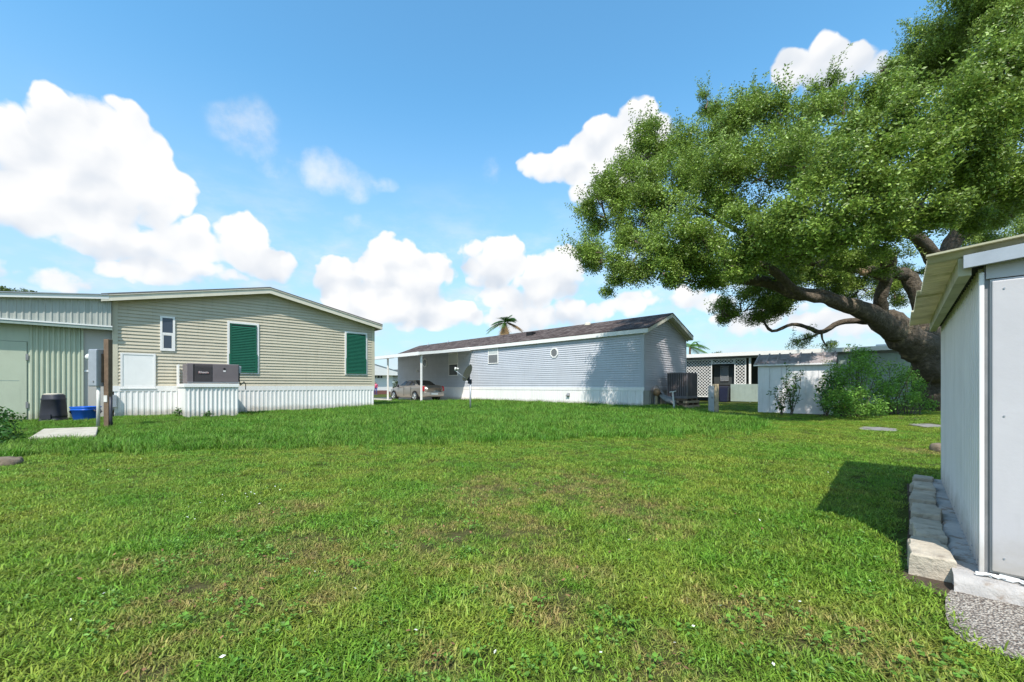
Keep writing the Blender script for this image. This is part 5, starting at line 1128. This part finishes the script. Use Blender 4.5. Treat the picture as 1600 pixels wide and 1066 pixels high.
def frond_mesh(mb, base, d, length, droop, r, w=.5, n=16, up=Vector((0, 0, 1))):
    d = d.normalized(); pts = []
    for i in range(n+1): t = i/n; pts.append(base + d*length*t + Vector((0, 0, -droop*t*t*length)))
    mb.tube(pts, [.03*(1-.8*i/n) for i in range(n+1)], 4); side = d.cross(up); side = side.normalized() if side.length > .05 else Vector((1, 0, 0))
    for i in range(2, n+1):
        t = i/n; l = w*length*math.sin(math.pi*min(1, .12+t*.86))*(.8+.4*r.random())
        for s in (-1, 1):
            tip = pts[i] + side*s*l*.8 + (pts[i]-pts[i-1]).normalized()*l*.65 + Vector((0, 0, -.35*l)); q = (pts[i]-pts[i-1])*.42; k = mb.add([pts[i]-q, pts[i]+q, tip]); mb.face(k, k+1, k+2)
def palms():
    r = random.Random(4); Y = 46; top = P(789, 505, Y); T = empty('fan_palm', (top.x, top.y, 0)); tag(T, 'palm with drooping brown lower fronds behind the brown roof', 'palm tree'); o = Vector((top.x, top.y, 0))
    MB().tube([(0, 0, 0), (.1, 0, 3), (0, 0, top.z)], [.26, .2, .17], 10).build('trunk', 'wood', T, sm=True)
    for i in range(26):
        a = r.uniform(0, 6.28); kind = 0 if i < 17 else 1
        el = r.uniform(-.1, 1.3) if kind == 0 else r.uniform(-1.5, -.75)
        d = Vector((math.cos(a)*math.cos(el), math.sin(a)*math.cos(el), math.sin(el))); mb = MB()
        frond_mesh(mb, Vector((0, 0, top.z + (.1 if kind == 0 else -.05))), d, r.uniform(1.2, 1.7) if kind == 0 else r.uniform(1.3, 1.75), r.uniform(.35, .7) if kind == 0 else .25, r, .52, 14); mb.build('frond', 'palm_green' if kind == 0 else 'palm_brown', T)
    for a, el in ((3.3, -.1), (-.2, -.05), (-.1, .05), (3.0, .1)):
        d = Vector((math.cos(a)*math.cos(el), math.sin(a)*math.cos(el), math.sin(el))); mb = MB(); frond_mesh(mb, Vector((0, 0, top.z)), d, 2.1, .5, r, .42, 16); mb.build('frond', 'palm_brown' if a < 1 else 'palm_lime', T)
    Y = 40; top = P(1078, 543, Y); T = empty('feather_palm', (top.x, top.y, 0)); tag(T, 'arching green feather palm behind the end of the blue house', 'palm tree')
    MB().tube([(0, 0, 0), (0, 0, top.z)], [.14, .1], 8).build('trunk', 'wood', T, sm=True)
    for i, (a, el, l, dr) in enumerate(((0, 1.15, 2.0, .95), (.1, .75, 1.7, .75), (.3, .2, 1.5, .5), (-.3, .5, 1.6, .6), (2.8, .9, 1.8, .8), (3.2, .4, 1.6, .6), (1.5, .9, 1.7, .7), (-1.5, .6, 1.5, .6), (-.8, -.1, 1.4, .3), (.6, -.1, 1.3, .3))):
        d = Vector((math.cos(a)*math.cos(el), math.sin(a)*math.cos(el), math.sin(el))); mb = MB(); frond_mesh(mb, Vector((0, 0, top.z)), d, l*1.25, dr, r, .42, 18); mb.build('frond', 'palm_lime', T)
    # tree top over the utility room, and a low hedge that closes the far end of the street
    T = bush('round_tree', 'bushy dark tree top showing above the utility room roof', [L(12, 468, 30, 42, 14), L(-60, 462, 31, 60, 22), L(40, 470, 30, 20, 11)], FAR, 0, .8, 1.2, 45, 9, 'tree')
    MB().tube([(0, 0, 0), (.1, 0, 3), (0, 0, 6.3)], [.3, .24, .15], 8).build('trunk', 'bark', T)
    T = bush('hedge', 'dark hedge beyond the distant white carport', [L(600+i*14, 598, 70, 12, 10) for i in range(4)], FAR, 0, .8, 1.2, 16, 10, 'hedge')
    T = bush('round_tree', 'low dark tree top behind the flat porch roof', [L(1120, 556, 48, 9, 5)], FAR, 0, .6, .9, 40, 19, 'tree'); MB().tube([(0, 0, 0), (0, 0, 4.3)], [.2, .1], 8).build('trunk', 'bark', T)
palms()

# ------------------------------------------------------------------ grass
def tuft(r, n, l0, l1, w0, w1, tilt0, tilt1, rad, m):
    v = []; f = []
    for i in range(n):
        a = r.uniform(0, 6.28); q = rad*math.sqrt(r.random()); b = Vector((q*math.cos(a), q*math.sin(a), 0)); h = r.uniform(0, 6.28); t = r.uniform(tilt0, tilt1); l = r.uniform(l0, l1); w = r.uniform(w0, w1)
        d = Vector((math.cos(h)*math.sin(t), math.sin(h)*math.sin(t), math.cos(t))); s = Vector((-math.sin(h), math.cos(h), 0))*w*.5; bend = Vector((math.cos(h), math.sin(h), -.9))*l*r.uniform(.05, .3)
        m1 = b + d*l*.55; e = b + d*l + bend; e.z = max(e.z, .004); k = len(v); v += [tuple(b - s*.8), tuple(b + s*.8), tuple(m1 + s), tuple(m1 - s), tuple(e)]; f += [(k, k+1, k+2, k+3), (k+3, k+2, k+4)]
    return src_obj('tuft', v, f, m)
gr = random.Random(8)
LAWN = coll('lawn_tufts', [tuft(gr, 46, .018, .046, .0026, .0056, .35, 1.25, .085, 'lawn_blade') for _ in range(5)])
TALL = coll('tall_tufts', [tuft(gr, 34, .08, .20, .005, .010, .12, .75, .12, 'tall_blade') for _ in range(4)])
def edge_y(x):          # border between mown lawn and long grass, as a function of x (metres)
    px = [(-40, 5.2), (-9, 5.9), (-6.3, 6.45), (-3.0, 6.95), (0, 7.75), (4.0, 8.7), (6.1, 10.2), (7.2, 12.4), (8, 40)]
    return np.interp(x, [p[0] for p in px], [p[1] for p in px])
def inside(poly, X, Y):
    c = np.zeros(len(X), bool); n = len(poly)
    for i in range(n):
        x1, y1 = poly[i][:2]; x2, y2 = poly[(i+1) % n][:2]
        cond = ((y1 > Y) != (y2 > Y)) & (X < (x2-x1)*(Y-y1)/((y2-y1) if y2 != y1 else 1e-9)+x1); c ^= cond
    return c
def fpoly(Fr, x0, x1, y0, y1): return [tuple(Fr.world(a, b)[:2]) for a, b in ((x0, y0), (x1, y0), (x1, y1), (x0, y1))]
BLOCK = [fpoly(TF, -8, 9, .0, 17.2), fpoly(BF, 0, BW, 0, BL), fpoly(BF, -4.5, .1, 12.3, 24.6), fpoly(SF, -.13, SL+.1, -3, .31), fpoly(BF, -9.5, -4.6, 19.5, 32),
         [tuple(G(px, py)[:2]) for px, py in ((1473, 925), (1470, 955), (1478, 985), (1500, 1005), (1545, 1023), (1600, 1041), (1720, 1085), (1900, 1150))] + [(5, .2), (6, 2)],
         [tuple(G(px, py, .07)[:2]) for px, py in ((44, 684.5), (150, 679.5), (153, 667), (68, 670))],
         [(G(1185, 645)+Vector((.1, 0, 0)))[:2], G(1300, 649)[:2], (13.2, 15.6), (10.5, 17.6)], [tuple(G(px, py)[:2]) for px, py in ((1343, 671), (1372, 674), (1400, 671), (1372, 666.5))],
         [tuple(G(px, py)[:2]) for px, py in ((1412, 666), (1450, 669), (1500, 667), (1450, 661))]]
def scatter_grass(name, collection, lab, bands, test, s0, s1, nvar):
    P3 = []; S = []
    for (ya, yb, dens) in bands:
        half = 1.27*yb + 2.6; n = int(2*half*(yb-ya)*dens); X = nrs.uniform(-half, half, n); Y = nrs.uniform(ya, yb, n)
        k = np.abs(X) < 1.27*Y + 2.5; X, Y = X[k], Y[k]; k = test(X, Y); X, Y = X[k], Y[k]
        for b in BLOCK: k = ~inside(b, X, Y); X, Y = X[k], Y[k]
        P3.append(np.stack([X, Y, np.zeros_like(X)], 1)); S.append(nrs.uniform(s0, s1, len(X))*(1+.035*max(0, (ya-3)))*(1+.22*np.sin(X*2.3+1.7*np.sin(Y*1.9))*np.sin(Y*2.7+X)))
    pts = np.concatenate(P3); sc = np.concatenate(S); n = len(pts)
    # thin, short growth on the dry spots
    keep = np.ones(n, bool)
    for (cx, cy, r) in DRY:
        q = ((pts[:, 0]-cx)**2 + .55*(pts[:, 1]-cy)**2)/(r*r); sc *= np.where(q < 1, .85+.15*q, 1); keep &= ~((q < .4) & (nrs.uniform(0, 1, n) < .3*(1-q*2.5)))
    if name == 'long_grass':          # trampled, shorter growth along the walls and round the slab
        sc *= np.where((pts[:, 0] < -7.6) & (pts[:, 1] > 7.6), .5, 1.0)
    pts, sc = pts[keep], sc[keep]; n = len(pts)
    rot = np.stack([nrs.normal(0, .08, n), nrs.normal(0, .08, n), nrs.uniform(0, 6.28, n)], 1)
    o = scatter(name, pts, rot, sc, nrs.randint(0, nvar, n), collection); o['kind'] = 'stuff'; o['label'] = lab; o['category'] = 'grass'; return n
g1 = scatter_grass('lawn_grass', LAWN, 'short mown yellow green lawn with dry brown patches', [(-.6, 1.2, 170), (1.2, 2.6, 520), (2.6, 4.5, 340), (4.5, 7.5, 200), (7.5, 12, 110), (12, 24, 50)], lambda X, Y: (Y < edge_y(X) + .12*np.sin(X*5) + .05*np.sin(X*17) + nrs.normal(0, .12, len(X)) + .25) & ~((X < -6.9) & (Y > 5.6)), .8, 1.25, 5)
g2 = scatter_grass('long_grass', TALL, 'long unmown dark green grass in front of the houses', [(5.4, 9, 130), (9, 14, 90), (14, 22, 55), (22, 34, 30)], lambda X, Y: (Y > edge_y(X) + .1*np.sin(X*6) + nrs.normal(0, .28, len(X))) | ((X < -6.9) & (Y > 5.6)), .5, 1.0, 4)
WEED = coll('weed_clusters', [leaf_cluster(gr, 16, .020, .015, 'weed_leaf', rad=(.05, .05, .012), up=2.0) for _ in range(3)])
def weeds():
    n = 480; r = np.random.RandomState(77); Y = 1.35 + 5.4*r.uniform(0, 1, n)**1.2; X = r.uniform(-1.2, 1.1, n)*Y; k = np.sin(X*1.7+.5)*np.sin(Y*1.3+1) > -.25; X, Y = X[k], Y[k]
    for b in BLOCK: k = ~inside(b, X, Y); X, Y = X[k], Y[k]
    m = len(X); o = scatter('lawn_weeds', np.stack([X, Y, np.full(m, .028)], 1), np.stack([r.normal(0, .15, m), r.normal(0, .15, m), r.uniform(0, 6.28, m)], 1), r.uniform(.7, 1.3, m), r.randint(0, 3, m), WEED); o['kind'] = 'stuff'; o['label'] = 'round leaved weeds dotted through the mown lawn'; o['category'] = 'weeds'
weeds()
# white petals and dead leaves lying in the lawn
def litter():
    for nm, m, n, lab, s in (('fallen_petals', 'petal', 70, 'tiny white petals scattered over the lawn', .008), ('fallen_leaves', 'dead_leaf', 240, 'small brown dead leaves scattered over the lawn', .010)):
        mb = MB(); r = random.Random(len(nm))
        for i in range(n):
            Y = 1.4 + 5.2*r.random()**1.3; x = r.uniform(-1.2, 1.0)*Y
            if nm == 'fallen_leaves' and i < 190: cx, cy, rr = DRY[i % len(DRY)]; x = cx + r.gauss(0, rr*.6); Y = cy + r.gauss(0, rr*.8)
            if nm == 'fallen_petals' and i < 22: x = -2.45 + r.gauss(0, .22); Y = 3.55 + r.gauss(0, .3)
            if inside(BLOCK[3], np.array([x]), np.array([Y]))[0] or inside(BLOCK[5], np.array([x]), np.array([Y]))[0] or Y > 7: continue
            a = r.uniform(0, 6.28); l = s*r.uniform(.7, 1.5); c = Vector((x, Y, r.uniform(.018, .04))); u = Vector((math.cos(a), math.sin(a), r.gauss(0, .3)))*l; w = Vector((-math.sin(a), math.cos(a), r.gauss(0, .3)))*l*.5
            k = mb.add([c-u, c+w, c+u, c-w]); mb.face(k, k+1, k+2, k+3)
        o = mb.build(nm, m, None, kind='stuff'); o['label'] = lab; o['category'] = 'litter'
litter()
print('counts', nl, g1, g2, len(bpy.data.objects))
